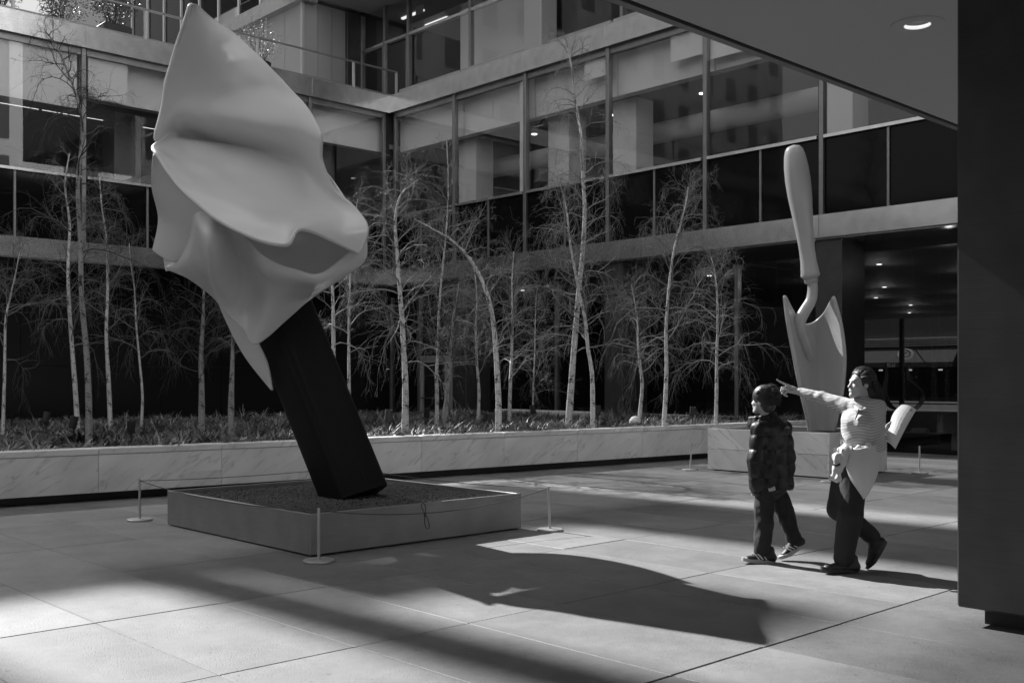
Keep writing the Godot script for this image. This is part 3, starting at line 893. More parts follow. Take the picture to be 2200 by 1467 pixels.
func build_shop() -> void:
	var t := thing("corner_shop", "dim shopfront with dark awning across the street seen through the lobby", "shop", P(75, 32, 0))
	var o := t.position
	slab("wall", P(75.2, 20, 0) - o, P(80, 46, 9) - o, plain("shop_stone", 0.04, 0.85), t)
	for k in 4:
		slab("cornice", P(75.0 - 0.05 * k, 22, 4.15 + k * 0.17) - o, P(75.2, 44, 4.27 + k * 0.17) - o, plain("cornice", 0.35, 0.8), t)
	for e in [[24.0, 31.8], [33.0, 42.5]]:
		slab("shop_window", P(75.05, e[0], 0.4) - o, P(75.19, e[1], 2.6) - o, mats["spandrel"], t)
		var m := M.new()
		m.poly([P(75.1, e[0], 4.05) - o, P(75.1, e[1], 4.05) - o, P(74.0, e[1], 2.95) - o, P(74.0, e[0], 2.95) - o], P(76, 32, 2) - o)
		m.poly([P(74.0, e[0], 2.95) - o, P(74.0, e[1], 2.95) - o, P(74.0, e[1], 2.6) - o, P(74.0, e[0], 2.6) - o], P(76, 32, 2.7) - o)
		part("awning", m.done(), plain("awning", 0.02, 0.9), t)
		for w in 3:
			slab("shop_light", P(75.0, e[0] + 1.2 + w * 2.3, 2.35) - o, P(75.04, e[0] + 1.5 + w * 2.3, 2.45) - o, mats["lamp_tube"], t)
	slab("pillar", P(74.9, 31.9, 0) - o, P(75.19, 32.8, 4.1) - o, plain("cornice", 0.35, 0.8), t)
	for e in [["ELLI", 37.6, 0.34], ["COUS", 30.2, 0.34]]:
		var tm := TextMesh.new()
		tm.text = e[0]; tm.font_size = 40; tm.pixel_size = 0.009; tm.depth = 0.01
		var sf := SystemFont.new(); sf.font_names = PackedStringArray(["Droid Sans"]); tm.font = sf
		var l := part("lettering", tm, plain("letter", 0.5, 0.8), t)
		l.position = P(73.98, e[1], 2.76) - o; l.rotation.y = -PI / 2
	# oval sign with a swirl
	var sg := thing("oval_sign", "white oval sign with a dark swirl hanging before the shop awning", "sign", P(73.6, 36.3, 3.55))
	var m2 := M.new()
	var ring := []
	for i in 40:
		ring.append(Vector3(0, sin(TAU * i / 40) * 0.40, cos(TAU * i / 40) * 0.62))
	m2.poly(ring, Vector3(1, 0, 0))
	var r2 := []
	for q in ring: r2.append(q + Vector3(0.06, 0, 0))
	m2.poly(r2, Vector3(-1, 0, 0))
	for i in 40: m2.poly([ring[i], ring[(i + 1) % 40], r2[(i + 1) % 40], r2[i]], Vector3(0.03, 0, 0))
	part("board", m2.done(), plain("sign_white", 0.8, 0.6), sg)
	var sw := M.new()
	var sp := []
	var sr := []
	for i in 26:
		var a := 0.6 + i * 0.30
		var rr := 0.10 + i * 0.0135
		sp.append(Vector3(-0.012, sin(a) * rr * 0.72, cos(a) * rr)); sr.append(0.035)
	sw.tube(sp, sr, 6)
	part("swirl", sw.done(), mats["rubber"], sg)
	slab("bracket", Vector3(0.02, 0.39, -0.03), Vector3(1.6, 0.44, 0.03), mats["rubber"], sg)
	# parked car
	var c := thing("parked_car", "dark saloon car parked at the kerb before the shop", "car", P(67.5, 27.4, 0))
	var body := M.new()
	var prof := [Vector2(-2.2, 0.35), Vector2(-2.25, 0.75), Vector2(-1.5, 0.93), Vector2(-0.85, 1.40), Vector2(0.65, 1.42), Vector2(1.35, 0.98), Vector2(2.15, 0.88), Vector2(2.25, 0.4)]
	for i in prof.size():
		var p: Vector2 = prof[i]
		var q: Vector2 = prof[(i + 1) % prof.size()]
		var w0 := 0.86 if p.y < 1.1 else 0.66
		var w1 := 0.86 if q.y < 1.1 else 0.66
		body.poly([Vector3(-w0, p.y, p.x), Vector3(w0, p.y, p.x), Vector3(w1, q.y, q.x), Vector3(-w1, q.y, q.x)], Vector3(0, 0.7, 0))
	for sd in [-1.0, 1.0]:
		body.poly([Vector3(sd * 0.86, 0.35, -2.2), Vector3(sd * 0.86, 0.75, -2.25), Vector3(sd * 0.86, 0.93, -1.5), Vector3(sd * 0.86, 0.98, 1.35), Vector3(sd * 0.86, 0.88, 2.15), Vector3(sd * 0.86, 0.4, 2.25)], Vector3(0, 0.6, 0))
		body.poly([Vector3(sd * 0.86, 0.93, -1.5), Vector3(sd * 0.66, 1.40, -0.85), Vector3(sd * 0.66, 1.42, 0.65), Vector3(sd * 0.86, 0.98, 1.35)], Vector3(0, 0.9, 0))
	part("body", body.done(), plain("car_paint", 0.02, 0.2), c)
	for sd in [-1.0, 1.0]:
		for z in [-1.35, 1.35]:
			var wm := M.new()
			wm.lathe([Vector2(0.2, -0.1), Vector2(0.32, -0.1), Vector2(0.32, 0.1), Vector2(0.2, 0.1)], Vector3(sd * 0.80, 0.32, z), Basis(Vector3(0, 0, 1), PI / 2), 18)
			part("wheel", wm.done(), mats["rubber"], c)
		var sm := M.new()
		sm.poly([Vector3(sd * 0.853, 0.99, -1.2), Vector3(sd * 0.672, 1.37, -0.78), Vector3(sd * 0.672, 1.38, 0.58), Vector3(sd * 0.853, 1.0, 1.05)], Vector3(sd * 0.5, 1.0, 0))
		part("side_window", sm.done(), mats["spandrel"], c)
		slab("trim", Vector3(sd * 0.855, 0.88, -2.0), Vector3(sd * 0.885, 0.91, 2.0), mats["pale_metal"], c)
		slab("trim", Vector3(sd * 0.855, 0.45, -1.0), Vector3(sd * 0.885, 0.48, 1.0), mats["pale_metal"], c)

# ---------------------------------------------------------------- planter, grass, spotlights
const PT := -0.078
func plant_pos(x: float, z: float, h: float) -> Vector3:
	return Vector3(0, 0, -14.42) + Basis(Vector3.UP, PT) * Vector3(x, h, z)

func build_planter() -> void:
	var t := thing("marble_planter", "long low white veined marble planter wall holding the birch trees", "planter", Vector3(0, 0, -14.42), PT)
	var x := -6.4
	var k := 0
	while x < 22.3:
		var x2 := minf(x + 1.72, 22.38)
		slab("marble_panel", Vector3(x + 0.002, 0.115, -0.10), Vector3(x2 - 0.002, 0.615, 0.0), marble_mats[k % 4], t, 0.003)
		slab("coping", Vector3(x + 0.002, 0.620, -0.34), Vector3(x2 - 0.002, 0.70, 0.006), marble_mats[(k + 1) % 4], t, 0.006)
		x = x2; k += 1
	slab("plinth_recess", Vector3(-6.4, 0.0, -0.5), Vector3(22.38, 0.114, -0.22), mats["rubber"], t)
	slab("marble_panel", Vector3(22.28, 0.115, -3.5), Vector3(22.38, 0.615, -0.10), marble_mats[2], t)
	slab("coping", Vector3(22.06, 0.621, -9), Vector3(22.40, 0.702, -0.34), marble_mats[1], t, 0.006)
	slab("soil", Vector3(-6.4, 0.0, -13.5), Vector3(22.05, 0.60, -0.36), mats["soil"], t)
	slab("ledge", Vector3(20.4, 0.60, -10.4), Vector3(20.9, 0.76, -6.4), mats["marble"], t, 0.01)
	# ground cover of strap-leaved grass
	var r := RandomNumberGenerator.new(); r.seed = 77
	var tm := M.new()
	for i in 40:
		var an := r.randf() * TAU
		var ln := r.randf_range(0.22, 0.46)
		var lean := r.randf_range(0.25, 1.0)
		var out := Vector3(cos(an), 0, sin(an))
		var side := Vector3(-sin(an), 0, cos(an)).rotated(Vector3.UP, r.randf_range(-0.5, 0.5))
		var p := out * r.randf() * 0.06
		var el := 1.45 - lean * 0.35
		var w := r.randf_range(0.006, 0.0115)
		var prev := [p - side * w, p + side * w]
		for s in 5:
			p += (out * cos(el) + Vector3.UP * sin(el)) * ln / 5
			el -= lean * 0.52
			var ww := w * (1.0 - 0.22 * s) if s < 4 else 0.0008
			var cur := [p - side * ww, p + side * ww]
			tm.poly([prev[0], prev[1], cur[1], cur[0]], p - Vector3.UP * 2.0)
			prev = cur
	var mm := MultiMesh.new()
	mm.transform_format = MultiMesh.TRANSFORM_3D; mm.use_colors = true; mm.mesh = tm.done()
	var xf := []
	var gn := noise(78, 0.28, 2)
	for i in 4300:
		var z := -0.30 - pow(r.randf(), 1.55) * 11.5
		var gx := r.randf_range(-6.2, 21.9)
		if gx > 20.3 and z < -6.3: continue
		var s := r.randf_range(0.6, 1.15) * (1.0 + 0.45 * gn.get_noise_2d(gx, z))
		if gn.get_noise_2d(gx * 2.3 + 40.0, z * 2.3) < -0.34: continue
		if r.randf() < 0.05: s *= 1.3
		var bs := Basis(Vector3.UP, r.randf() * TAU).scaled(Vector3(s * 1.1, s * r.randf_range(0.55, 0.9), s * 1.1))
		xf.append(Transform3D(bs, plant_pos(gx, z, 0.595)))
	mm.instance_count = xf.size()
	for i in xf.size():
		mm.set_instance_transform(i, xf[i])
		var g := 0.035 + 0.24 * pow(r.randf(), 2.0)
		mm.set_instance_color(i, Color(g, g, g))
	var gm := plain("grass", 1.0, 0.38)
	gm.vertex_color_use_as_albedo = true
	gm.backlight_enabled = true; gm.backlight = Color(0.10, 0.10, 0.10)
	var go := MultiMeshInstance3D.new()
	go.name = "grass"; go.multimesh = mm; go.material_override = gm; add_child(go)
	tag(go, "strap leaved ground cover filling the marble planter under the birches", "grass"); go.set_meta("kind", "stuff")
	# little black spotlights
	var spots := [[98, 897, 18.5, "beside the leftmost birch"], [157, 908, 16.0, "at the foot of the tall left birch"], [281, 918, 15.6, "in front of the thin crooked birch"], [834, 893, 17.5, "right of the leaning post"], [917, 888, 21.0, "between the forked birch and the slim white birch"], [1285, 882, 21.0, "behind the tall white birch pair"], [1488, 884, 22.0, "before the pale ledge"], [1145, 880, 22.5, "near the thin dark sapling"]]
	for s in spots:
		var p := at(s[0], s[1], s[2])
		var base := Vector3(p.x, 0.60, p.z)
		var o := thing("garden_spotlight", "small black garden spotlight " + s[3], "spotlight", base, r.randf() * 3.0, "spotlights in the planter")
		var sm := M.new(); sm.tube([Vector3(0, -0.1, 0), Vector3(0, p.y - 0.60, 0)], [0.012, 0.012], 6)
		part("stake", sm.done(), mats["rubber"], o)
		var hm := M.new()
		var bs := Basis(Vector3(0, 0, 1), r.randf_range(-0.3, 0.3))
		hm.lathe([Vector2(0.045, -0.09), Vector2(0.055, -0.08), Vector2(0.06, 0.10), Vector2(0.05, 0.10), Vector2(0.045, 0.06), Vector2(0.0, 0.06)], Vector3(0, p.y - 0.60, 0), bs, 14)
		part("lamp_head", hm.done(), mats["rubber"], o)

# ---------------------------------------------------------------- birches
func tree(label: String, pts: Array, d: float, r0: float, crown_from: float, reach: float, dens: int, sd: int, dark := false) -> void:
	var r := RandomNumberGenerator.new(); r.seed = sd
	var base := at(pts[0][0], pts[0][1], d)
	base.y = 0.58
	var t := thing("birch_tree", label, "tree", base, 0.0, "bare birches in the marble planter")
	var line := [Vector3.ZERO]
	var rad := [r0 * 1.15]
	for i in pts.size():
		var p := at(pts[i][0], pts[i][1], d) - base
		if p.y < 0.12: continue
		var w := Vector3(SR, 0, CR).cross(Vector3.UP) * r.randf_range(-0.06, 0.06) * p.y * 0.5
		line.append(p + w)
	# refine
	var fine := []
	for i in line.size() - 1:
		for s in 4:
			fine.append(M.cr(line[maxi(i - 1, 0)], line[i], line[i + 1], line[mini(i + 2, line.size() - 1)], s / 4.0))
	fine.append(line[-1])
	rad = []
	var m := fine.size()
	for i in m:
		var f := float(i) / (m - 1)
		rad.append(lerpf(r0, r0 * 0.16, pow(f, 0.9)) * (1.0 + 0.05 * r.randf_range(-1, 1)) * (1.12 if i == 0 else 1.0))
	var tm := M.new(); tm.tube(fine, rad, 10, true, 1.0)
	part("trunk", tm.done(), mats["bark_shaded"] if dark else mats["bark"], t)
	var cm := M.new()
	var height: float = fine[-1].y
	for k in dens:
		var f := lerpf(crown_from, 0.99, pow((k + r.randf()) / dens, 0.85))
		var fi := f * (m - 1)
		var i0 := mini(int(fi), m - 2)
		var p: Vector3 = fine[i0].lerp(fine[i0 + 1], fi - i0)
		var az := k * 2.4 + r.randf_range(-1.0, 1.0)
		var el := lerpf(0.45, 1.05, f) + r.randf_range(-0.5, 0.4)
		var top := 1.0 - (f - crown_from) / (1.0 - crown_from + 0.001)
		var ln := reach * lerpf(0.30, 1.0, pow(top, 0.7)) * r.randf_range(0.6, 1.15)
		limb(cm, r, p, az, el, ln, minf(rad[i0] * 0.55, 0.006 + ln * 0.0055), 0)
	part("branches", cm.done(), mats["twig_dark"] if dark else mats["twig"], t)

func limb(cm: M, r: RandomNumberGenerator, p: Vector3, az: float, el: float, ln: float, rr: float, depth: int) -> void:
	var n := 8 if depth == 0 else (5 if depth == 1 else 3)
	var pts := [p]
	var rad := [rr]
	var droop := r.randf_range(0.02, 0.30) if depth == 0 else r.randf_range(-0.05, 0.55)
	var bend := r.randf_range(-0.16, 0.16)
	var a := az
	var e := el
	var q := p
	for i in n:
		a += r.randf_range(-0.38, 0.38) + bend
		e += r.randf_range(-0.34, 0.34) - droop * (0.5 + i * 0.16)
		e = clampf(e, -1.25, 1.45)
		q += Vector3(cos(a) * cos(e), sin(e), sin(a) * cos(e)) * ln / n
		pts.append(q)
		rad.append(maxf(rr * (1.0 - 0.84 * (i + 1) / n), 0.0012))
		if depth < 2 and i > 0:
			var kids := r.randi_range(1, 3) if depth == 0 else (1 if r.randf() < 0.85 else 0)
			for j in kids:
				limb(cm, r, q, a + r.randf_range(0.3, 1.5) * (1.0 if r.randf() < 0.5 else -1.0), e + r.randf_range(-0.4, 0.8), ln * r.randf_range(0.22, 0.62) * (1.1 - 0.07 * i), maxf(rad[-1] * 0.62, 0.0014), depth + 1)
	cm.tube(pts, rad, 4 if depth == 0 else 3, false)

func build_trees() -> void:
	tree("birch at the left frame edge, slim with low branches", [[5, 915], [9, 800], [10, 690], [16, 640], [30, 590], [44, 520]], 19.0, 0.040, 0.35, 1.5, 26, 101)
	tree("second birch from the left, just behind the tall dark one", [[165, 915], [161, 850], [152, 700], [149, 590], [144, 480], [141, 400], [150, 330]], 19.4, 0.060, 0.35, 1.3, 26, 102)
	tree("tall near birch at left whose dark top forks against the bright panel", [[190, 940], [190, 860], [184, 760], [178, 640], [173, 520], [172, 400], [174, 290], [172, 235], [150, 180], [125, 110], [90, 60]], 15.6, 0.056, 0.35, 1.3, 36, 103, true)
	tree("straight pale birch between the tall dark one and the crooked thin one", [[236, 905], [233, 820], [229, 720], [227, 620], [225, 520], [218, 440], [208, 380]], 20.5, 0.055, 0.42, 1.4, 26, 104)
	tree("thin crooked birch standing before the dark wall at left", [[303, 905], [305, 850], [297, 770], [290, 690], [286, 620], [281, 560], [276, 520]], 21.0, 0.036, 0.4, 1.3, 26, 105)
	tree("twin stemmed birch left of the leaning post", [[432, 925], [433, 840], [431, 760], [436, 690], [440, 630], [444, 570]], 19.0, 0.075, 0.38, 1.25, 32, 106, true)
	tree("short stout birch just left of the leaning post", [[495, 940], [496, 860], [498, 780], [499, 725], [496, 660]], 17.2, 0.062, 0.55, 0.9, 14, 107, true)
	tree("birch half hidden behind the leaning post, speckled pale stem", [[718, 920], [716, 800], [716, 700], [713, 620], [708, 560], [700, 480]], 19.5, 0.060, 0.40, 1.1, 22, 108)
	tree("slender bright birch rising right behind the leaning post", [[752, 915], [750, 820], [750, 720], [751, 640], [752, 580], [758, 500], [770, 430]], 20.0, 0.044, 0.36, 1.2, 29, 109)
	tree("forked bright birch right of the draped sculpture", [[870, 910], [871, 840], [869, 780], [864, 700], [858, 620], [852, 540], [848, 470], [862, 420], [900, 388]], 19.0, 0.075, 0.33, 1.7, 49, 110)
	tree("slim white birch just right of the forked birch", [[938, 900], [939, 850], [938, 800], [942, 740], [943, 680], [948, 600], [958, 500], [963, 400], [960, 300]], 21.0, 0.050, 0.36, 1.4, 39, 111)
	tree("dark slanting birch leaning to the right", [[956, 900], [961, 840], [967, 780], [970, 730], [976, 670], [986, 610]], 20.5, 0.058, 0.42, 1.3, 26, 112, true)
	tree("thin grey birch in front of the glass doors", [[1028, 890], [1029, 840], [1024, 770], [1022, 700], [1024, 630], [1016, 560]], 23.5, 0.050, 0.4, 1.5, 32, 113)
	tree("bright birch with a strongly arched leaning stem", [[1071, 915], [1071, 860], [1067, 780], [1062, 710], [1052, 650], [1030, 590], [1000, 545], [965, 512], [930, 492], [890, 470]], 19.0, 0.068, 0.32, 1.3, 36, 114)
	tree("straight grey birch close behind the arched birch", [[1095, 892], [1096, 840], [1099, 770], [1101, 690], [1100, 610], [1104, 540]], 23.0, 0.058, 0.4, 1.5, 32, 115)
	tree("spindly dark sapling between the arched birch and the tall pair", [[1145, 888], [1146, 830], [1149, 760], [1150, 690], [1152, 630]], 23.8, 0.026, 0.3, 1.2, 24, 116)
	tree("tall thick birch whose thin leader reaches the upper windows", [[1222, 905], [1226, 850], [1231, 780], [1238, 700], [1244, 620], [1252, 540], [1256, 450], [1253, 380], [1249, 300], [1240, 230], [1228, 150], [1214, 92]], 21.2, 0.080, 0.26, 1.6, 58, 117)
	tree("tall bright birch in front of the thick one, kinked at mid height", [[1274, 920], [1274, 860], [1272, 800], [1263, 745], [1258, 690], [1246, 630], [1234, 570], [1224, 510], [1218, 450], [1206, 400], [1188, 365]], 20.6, 0.050, 0.30, 1.3, 46, 118)
	tree("bent birch with a white bag of stone at its foot", [[1375, 893], [1380, 830], [1376, 790], [1372, 740], [1371, 690], [1364, 650], [1358, 610]], 22.5, 0.050, 0.36, 1.5, 32, 119)
	tree("bright straight birch before the pale ledge", [[1428, 900], [1431, 840], [1433, 780], [1431, 720], [1433, 660], [1440, 590], [1450, 530], [1464, 480], [1476, 430], [1480, 400]], 21.0, 0.052, 0.34, 1.5, 44, 120)
	tree("rightmost birch, branching towards the garden trowel", [[1539, 897], [1540, 840], [1541, 770], [1542, 700], [1540, 640], [1536, 590], [1530, 550]], 22.0, 0.050, 0.34, 1.8, 39, 121)

# ---------------------------------------------------------------- stanchions and cords
func stanchion(u: float, v: float, label: String, lean := 0.0) -> Vector3:
	var t := thing("stanchion", label, "stanchion", P(u, v, 0), 0.0, "low stanchions round the plinths")
	var bm := M.new()
	bm.lathe([Vector2(0.138, 0.0), Vector2(0.14, 0.004), Vector2(0.14, 0.016), Vector2(0.134, 0.022), Vector2(0.02, 0.026)], Vector3.ZERO, Basis.IDENTITY, 36)
	part("base", bm.done(), mats["pale_metal"], t)
	var top := Vector3(lean, 0.475, 0)
	var pm := M.new(); pm.tube([Vector3(0, 0.02, 0), top * 0.5 + Vector3(0, 0.01, 0), top], [0.0135, 0.0135, 0.0135], 12)
	part("post", pm.done(), mats["pale_metal"], t)
	return P(u, v, 0) + top - Vector3(0, 0.02, 0)

func cord(label: String, a: Vector3, z: Vector3, sag: float, loop := false) -> void:
	var m := M.new()
	var pts := []
	var rad := []
	for i in 25:
		var f := i / 24.0
		pts.append(a.lerp(z, f) - Vector3(0, sag * 4.0 * f * (1 - f), 0)); rad.append(0.0045)
	m.tube(pts, rad, 6)
	if loop:
		var p: Vector3 = pts[10]
		var al := (z - a).normalized()
		for e in [[0.050, 0.030, 1.0], [0.075, 0.026, -1.0]]:
			var lp := []
			var lr := []
			for i in 21:
				var g := TAU * i / 20.0
				var h: float = (1.0 - cos(g)) * e[0] * e[2]
				lp.append(p + Vector3(0, h, 0) + al * (sin(g) * e[1] * (0.4 + absf(h) * 6.0) - h * 0.25) + Vector3(-0.01, 0, 0.01)); lr.append(0.0042)
			m.tube(lp, lr, 6)
		m.box(p + Vector3(0, -0.01, 0), Vector3(0.022, 0.045, 0.022), Basis.IDENTITY, 0.006)
	tag(solo("cord", m.done(), plain("cord", 0.07, 0.8)), label, "cord", "cords between the stanchions")

# ---------------------------------------------------------------- first plinth with the draped sculpture
func net(rows: Array, d: float, o: Vector3) -> Array:
	var g := []
	for row in rows:
		var line := []
		for q in row: line.append(at(q[0], q[1], d + q[2]) - o)
		g.append(line)
	return g

func build_draped() -> void:
	var a := P(5.25, 8.24, 0)
	var z := P(7.90, 11.15, 0)
	var t := thing("low_plinth", "low square grey metal box filled with dark gravel under the draped sculpture", "plinth", (a + z) / 2)
	var o := t.position
	var h := 0.385
	var w := 0.035
	for e in [[P(5.25, 8.24, 0.012), P(7.90, 8.24 + w, h)], [P(5.25, 11.15 - w, 0.012), P(7.90, 11.15, h)], [P(5.25, 8.24 + w, 0.012), P(5.25 + w, 11.15 - w, h)], [P(7.90 - w, 8.24 + w, 0.012), P(7.90, 11.15 - w, h)]]:
		slab("side_panel", e[0] - o, e[1] - o, mats["plinth_metal"], t, 0.004)
	slab("gravel_bed", P(5.25 + w, 8.24 + w, 0.05) - o, P(7.90 - w, 11.15 - w, 0.325) - o, mats["soil"], t)
	var r := RandomNumberGenerator.new(); r.seed = 9
	var mm := MultiMesh.new()
	var pm := M.new()
	pm.ball_like(Vector3(0.013, 0.008, 0.011))
	mm.transform_format = MultiMesh.TRANSFORM_3D; mm.mesh = pm.done(); mm.instance_count = 15000
	for i in 15000:
		mm.set_instance_transform(i, Transform3D(Basis.from_euler(Vector3(r.randf() * 6, r.randf() * 6, r.randf() * 6)).scaled(Vector3.ONE * r.randf_range(0.45, 1.0)), P(r.randf_range(5.30, 7.85), r.randf_range(8.29, 11.10), 0.326 + r.randf() * 0.012) - o))
	var gv := MultiMeshInstance3D.new(); gv.name = "gravel"; gv.multimesh = mm; gv.material_override = plain("gravel", 0.12, 0.9)
	t.add_child(gv, true); gv.set_meta("kind", "stuff")

	var s := thing("draped_sculpture", "large pale folded cloth sculpture draped over a black leaning post", "sculpture", at(762, 1062, 11.55))
	var c := s.position
	var b0 := at(765, 1072, 11.55) - c
	var b1 := at(592, 642, 12.05) - c
	var ax := (b1 - b0).normalized()
	var e1 := ax.cross(Vector3(-CR, 0, SR)).normalized()
	var bs := Basis(e1, ax, e1.cross(ax)) * Basis(Vector3.UP, 0.72)
	var po := M.new()
	po.round_bar(b0, b1, bs, 0.305, 0.295, 6.0)
	part("post", po.done(), plain("post_black", 0.010, 0.5, 0.0, 0.3), s)
	var gro := M.new()
	gro.box((b0 + b1) / 2 + bs * Vector3(0.02, 0, 0.295), Vector3(0.012, (b1 - b0).length() - 0.1, 0.004), bs)
	part("seam", gro.done(), plain("seam", 0.004, 0.8), s)
	var cm := plain("cloth_paint", 0.70, 0.17, 0.0, 0.5)
	var rip := noise(91, 0.55, 3)
	var m := M.new()
	m.sheet(net([
		[[405, 14, -0.30], [411, 11, -0.12], [417, 11, 0.08], [424, 13, 0.28], [433, 18, 0.46], [444, 28, 0.62]],
		[[374, 108, -0.30], [402, 110, -0.06], [440, 106, 0.18], [475, 100, 0.38], [510, 98, 0.52], [540, 106, 0.58]],
		[[348, 210, -0.30], [384, 205, -0.02], [450, 196, 0.24], [520, 186, 0.38], [590, 188, 0.42], [642, 206, 0.34]],
		[[331, 296, -0.32], [372, 254, -0.10], [450, 262, 0.16], [540, 268, 0.20], [625, 276, 0.16], [688, 290, -0.02]],
		[[354, 290, -0.12], [394, 288, 0.30], [470, 304, 0.46], [560, 316, 0.50], [640, 334, 0.40], [694, 352, 0.06]],
		[[332, 311, -0.36], [388, 310, 0.06], [478, 318, 0.34], [570, 340, 0.40], [660, 382, 0.28], [722, 408, 0.0]],
		[[329, 319, -0.44], [385, 342, -0.2], [470, 374, -0.06], [562, 408, -0.02], [664, 440, 0.0], [770, 455, -0.15]],
		[[332, 326, -0.50], [392, 374, -0.50], [485, 438, -0.60], [588, 474, -0.66], [668, 470, -0.50], [788, 497, -0.40]],
		[[336, 333, -0.55], [398, 402, -0.70], [498, 488, -0.92], [610, 523, -1.08], [648, 488, -0.86], [764, 542, -0.55]]], 11.5, c), 9, 0.045, rip, 0.09)
	part("upper_fold", m.done(), cm, s)
	m = M.new()
	m.sheet(net([
		[[414, 478, -0.25], [432, 458, -0.50], [466, 462, -0.64], [500, 478, -0.50], [534, 510, -0.50], [572, 552, -0.66], [626, 581, -0.72], [694, 587, -0.62], [786, 505, -0.36]],
		[[408, 506, -0.15], [428, 490, -0.60], [462, 508, -0.82], [502, 532, -0.34], [538, 556, -0.36], [576, 578, -0.60], [628, 597, -0.70], [692, 600, -0.60], [780, 548, -0.34]],
		[[394, 545, -0.05], [422, 542, -0.44], [460, 562, -0.70], [504, 590, -0.18], [545, 606, -0.10], [582, 616, -0.34], [628, 622, -0.44], [686, 613, -0.36], [758, 576, -0.22]],
		[[378, 566, 0.0], [411, 574, -0.20], [454, 604, -0.34], [498, 645, -0.02], [535, 664, 0.02], [575, 668, -0.16], [620, 650, -0.18], [672, 628, -0.15], [738, 588, -0.10]],
		[[358, 575, 0.05], [403, 591, 0.0], [450, 624, -0.04], [496, 670, 0.04], [528, 708, 0.02], [553, 740, -0.05], [606, 694, -0.04], [664, 641, 0.0], [718, 593, 0.02]]], 11.5, c), 8, 0.045, rip, 0.09)
	part("lower_fold", m.done(), cm, s)
	m = M.new()
	m.sheet(net([
		[[332, 334, -0.46], [362, 350, -0.5], [390, 388, -0.54], [428, 440, -0.60]],
		[[329, 400, -0.10], [352, 420, -0.22], [390, 450, -0.36], [436, 480, -0.52]],
		[[343, 470, 0.05], [362, 484, -0.06], [390, 502, -0.18], [428, 512, -0.32]],
		[[331, 536, 0.12], [350, 549, 0.05], [374, 558, 0.0], [404, 544, -0.08]]], 11.5, c), 8, 0.045)
	part("side_fold", m.done(), cm, s)
	m = M.new()
	m.sheet(net([
		[[392, 318, 0.20], [430, 312, 0.40], [520, 316, 0.60], [620, 330, 0.56], [690, 362, 0.25], [735, 420, 0.0]],
		[[395, 420, 0.30], [440, 420, 0.65], [520, 430, 0.95], [620, 440, 1.00], [705, 460, 0.70], [776, 485, -0.1]],
		[[394, 505, 0.22], [435, 500, 0.60], [520, 520, 0.95], [620, 530, 1.05], [705, 538, 0.75], [780, 530, -0.15]],
		[[392, 572, 0.05], [440, 585, 0.20], [520, 620, 0.30], [620, 625, 0.40], [700, 604, 0.30], [752, 576, -0.15]]], 11.5, c), 6, 0.03)
	part("inner_fold", m.done(), cm, s)
	m = M.new()
	m.sheet(net([
		[[455, 610, 0.1], [485, 625, 0.12], [520, 650, 0.1]],
		[[488, 690, 0.2], [512, 700, 0.18], [545, 720, 0.12]],
		[[528, 765, 0.25], [546, 768, 0.22], [572, 780, 0.18]],
		[[582, 834, 0.25], [583, 835, 0.24], [584, 836, 0.22]]], 11.5, c), 7, 0.035)
	part("tail_fold", m.done(), cm, s)
	m = M.new()
	m.sheet(net([[[352, 540, 0.22], [372, 545, 0.22], [400, 548, 0.18]], [[354, 560, 0.18], [374, 564, 0.2], [400, 566, 0.16]], [[357, 580, 0.12], [378, 576, 0.12], [402, 572, 0.10]]], 11.5, c), 4, 0.03)
	part("back_corner", m.done(), cm, s)

	var p1 := stanchion(5.19, 11.73, "low metal stanchion left of the square gravel plinth")
	var p2 := stanchion(5.16, 7.97, "low metal stanchion at the near corner of the gravel plinth")
	var p3 := stanchion(8.03, 7.93, "low metal stanchion right of the square gravel plinth", -0.02)
	var p4 := stanchion(8.05, 11.70, "low metal stanchion hidden behind the leaning post")
	cord("sagging cord along the left side of the gravel plinth", p1, p2, 0.07)
	cord("sagging cord with a knotted loop before the gravel plinth", p2, p3, 0.13, true)
	cord("cord behind the gravel plinth on its right side", p3, p4, 0.05)
	cord("cord behind the gravel plinth along the planter", p4, p1, 0.03)

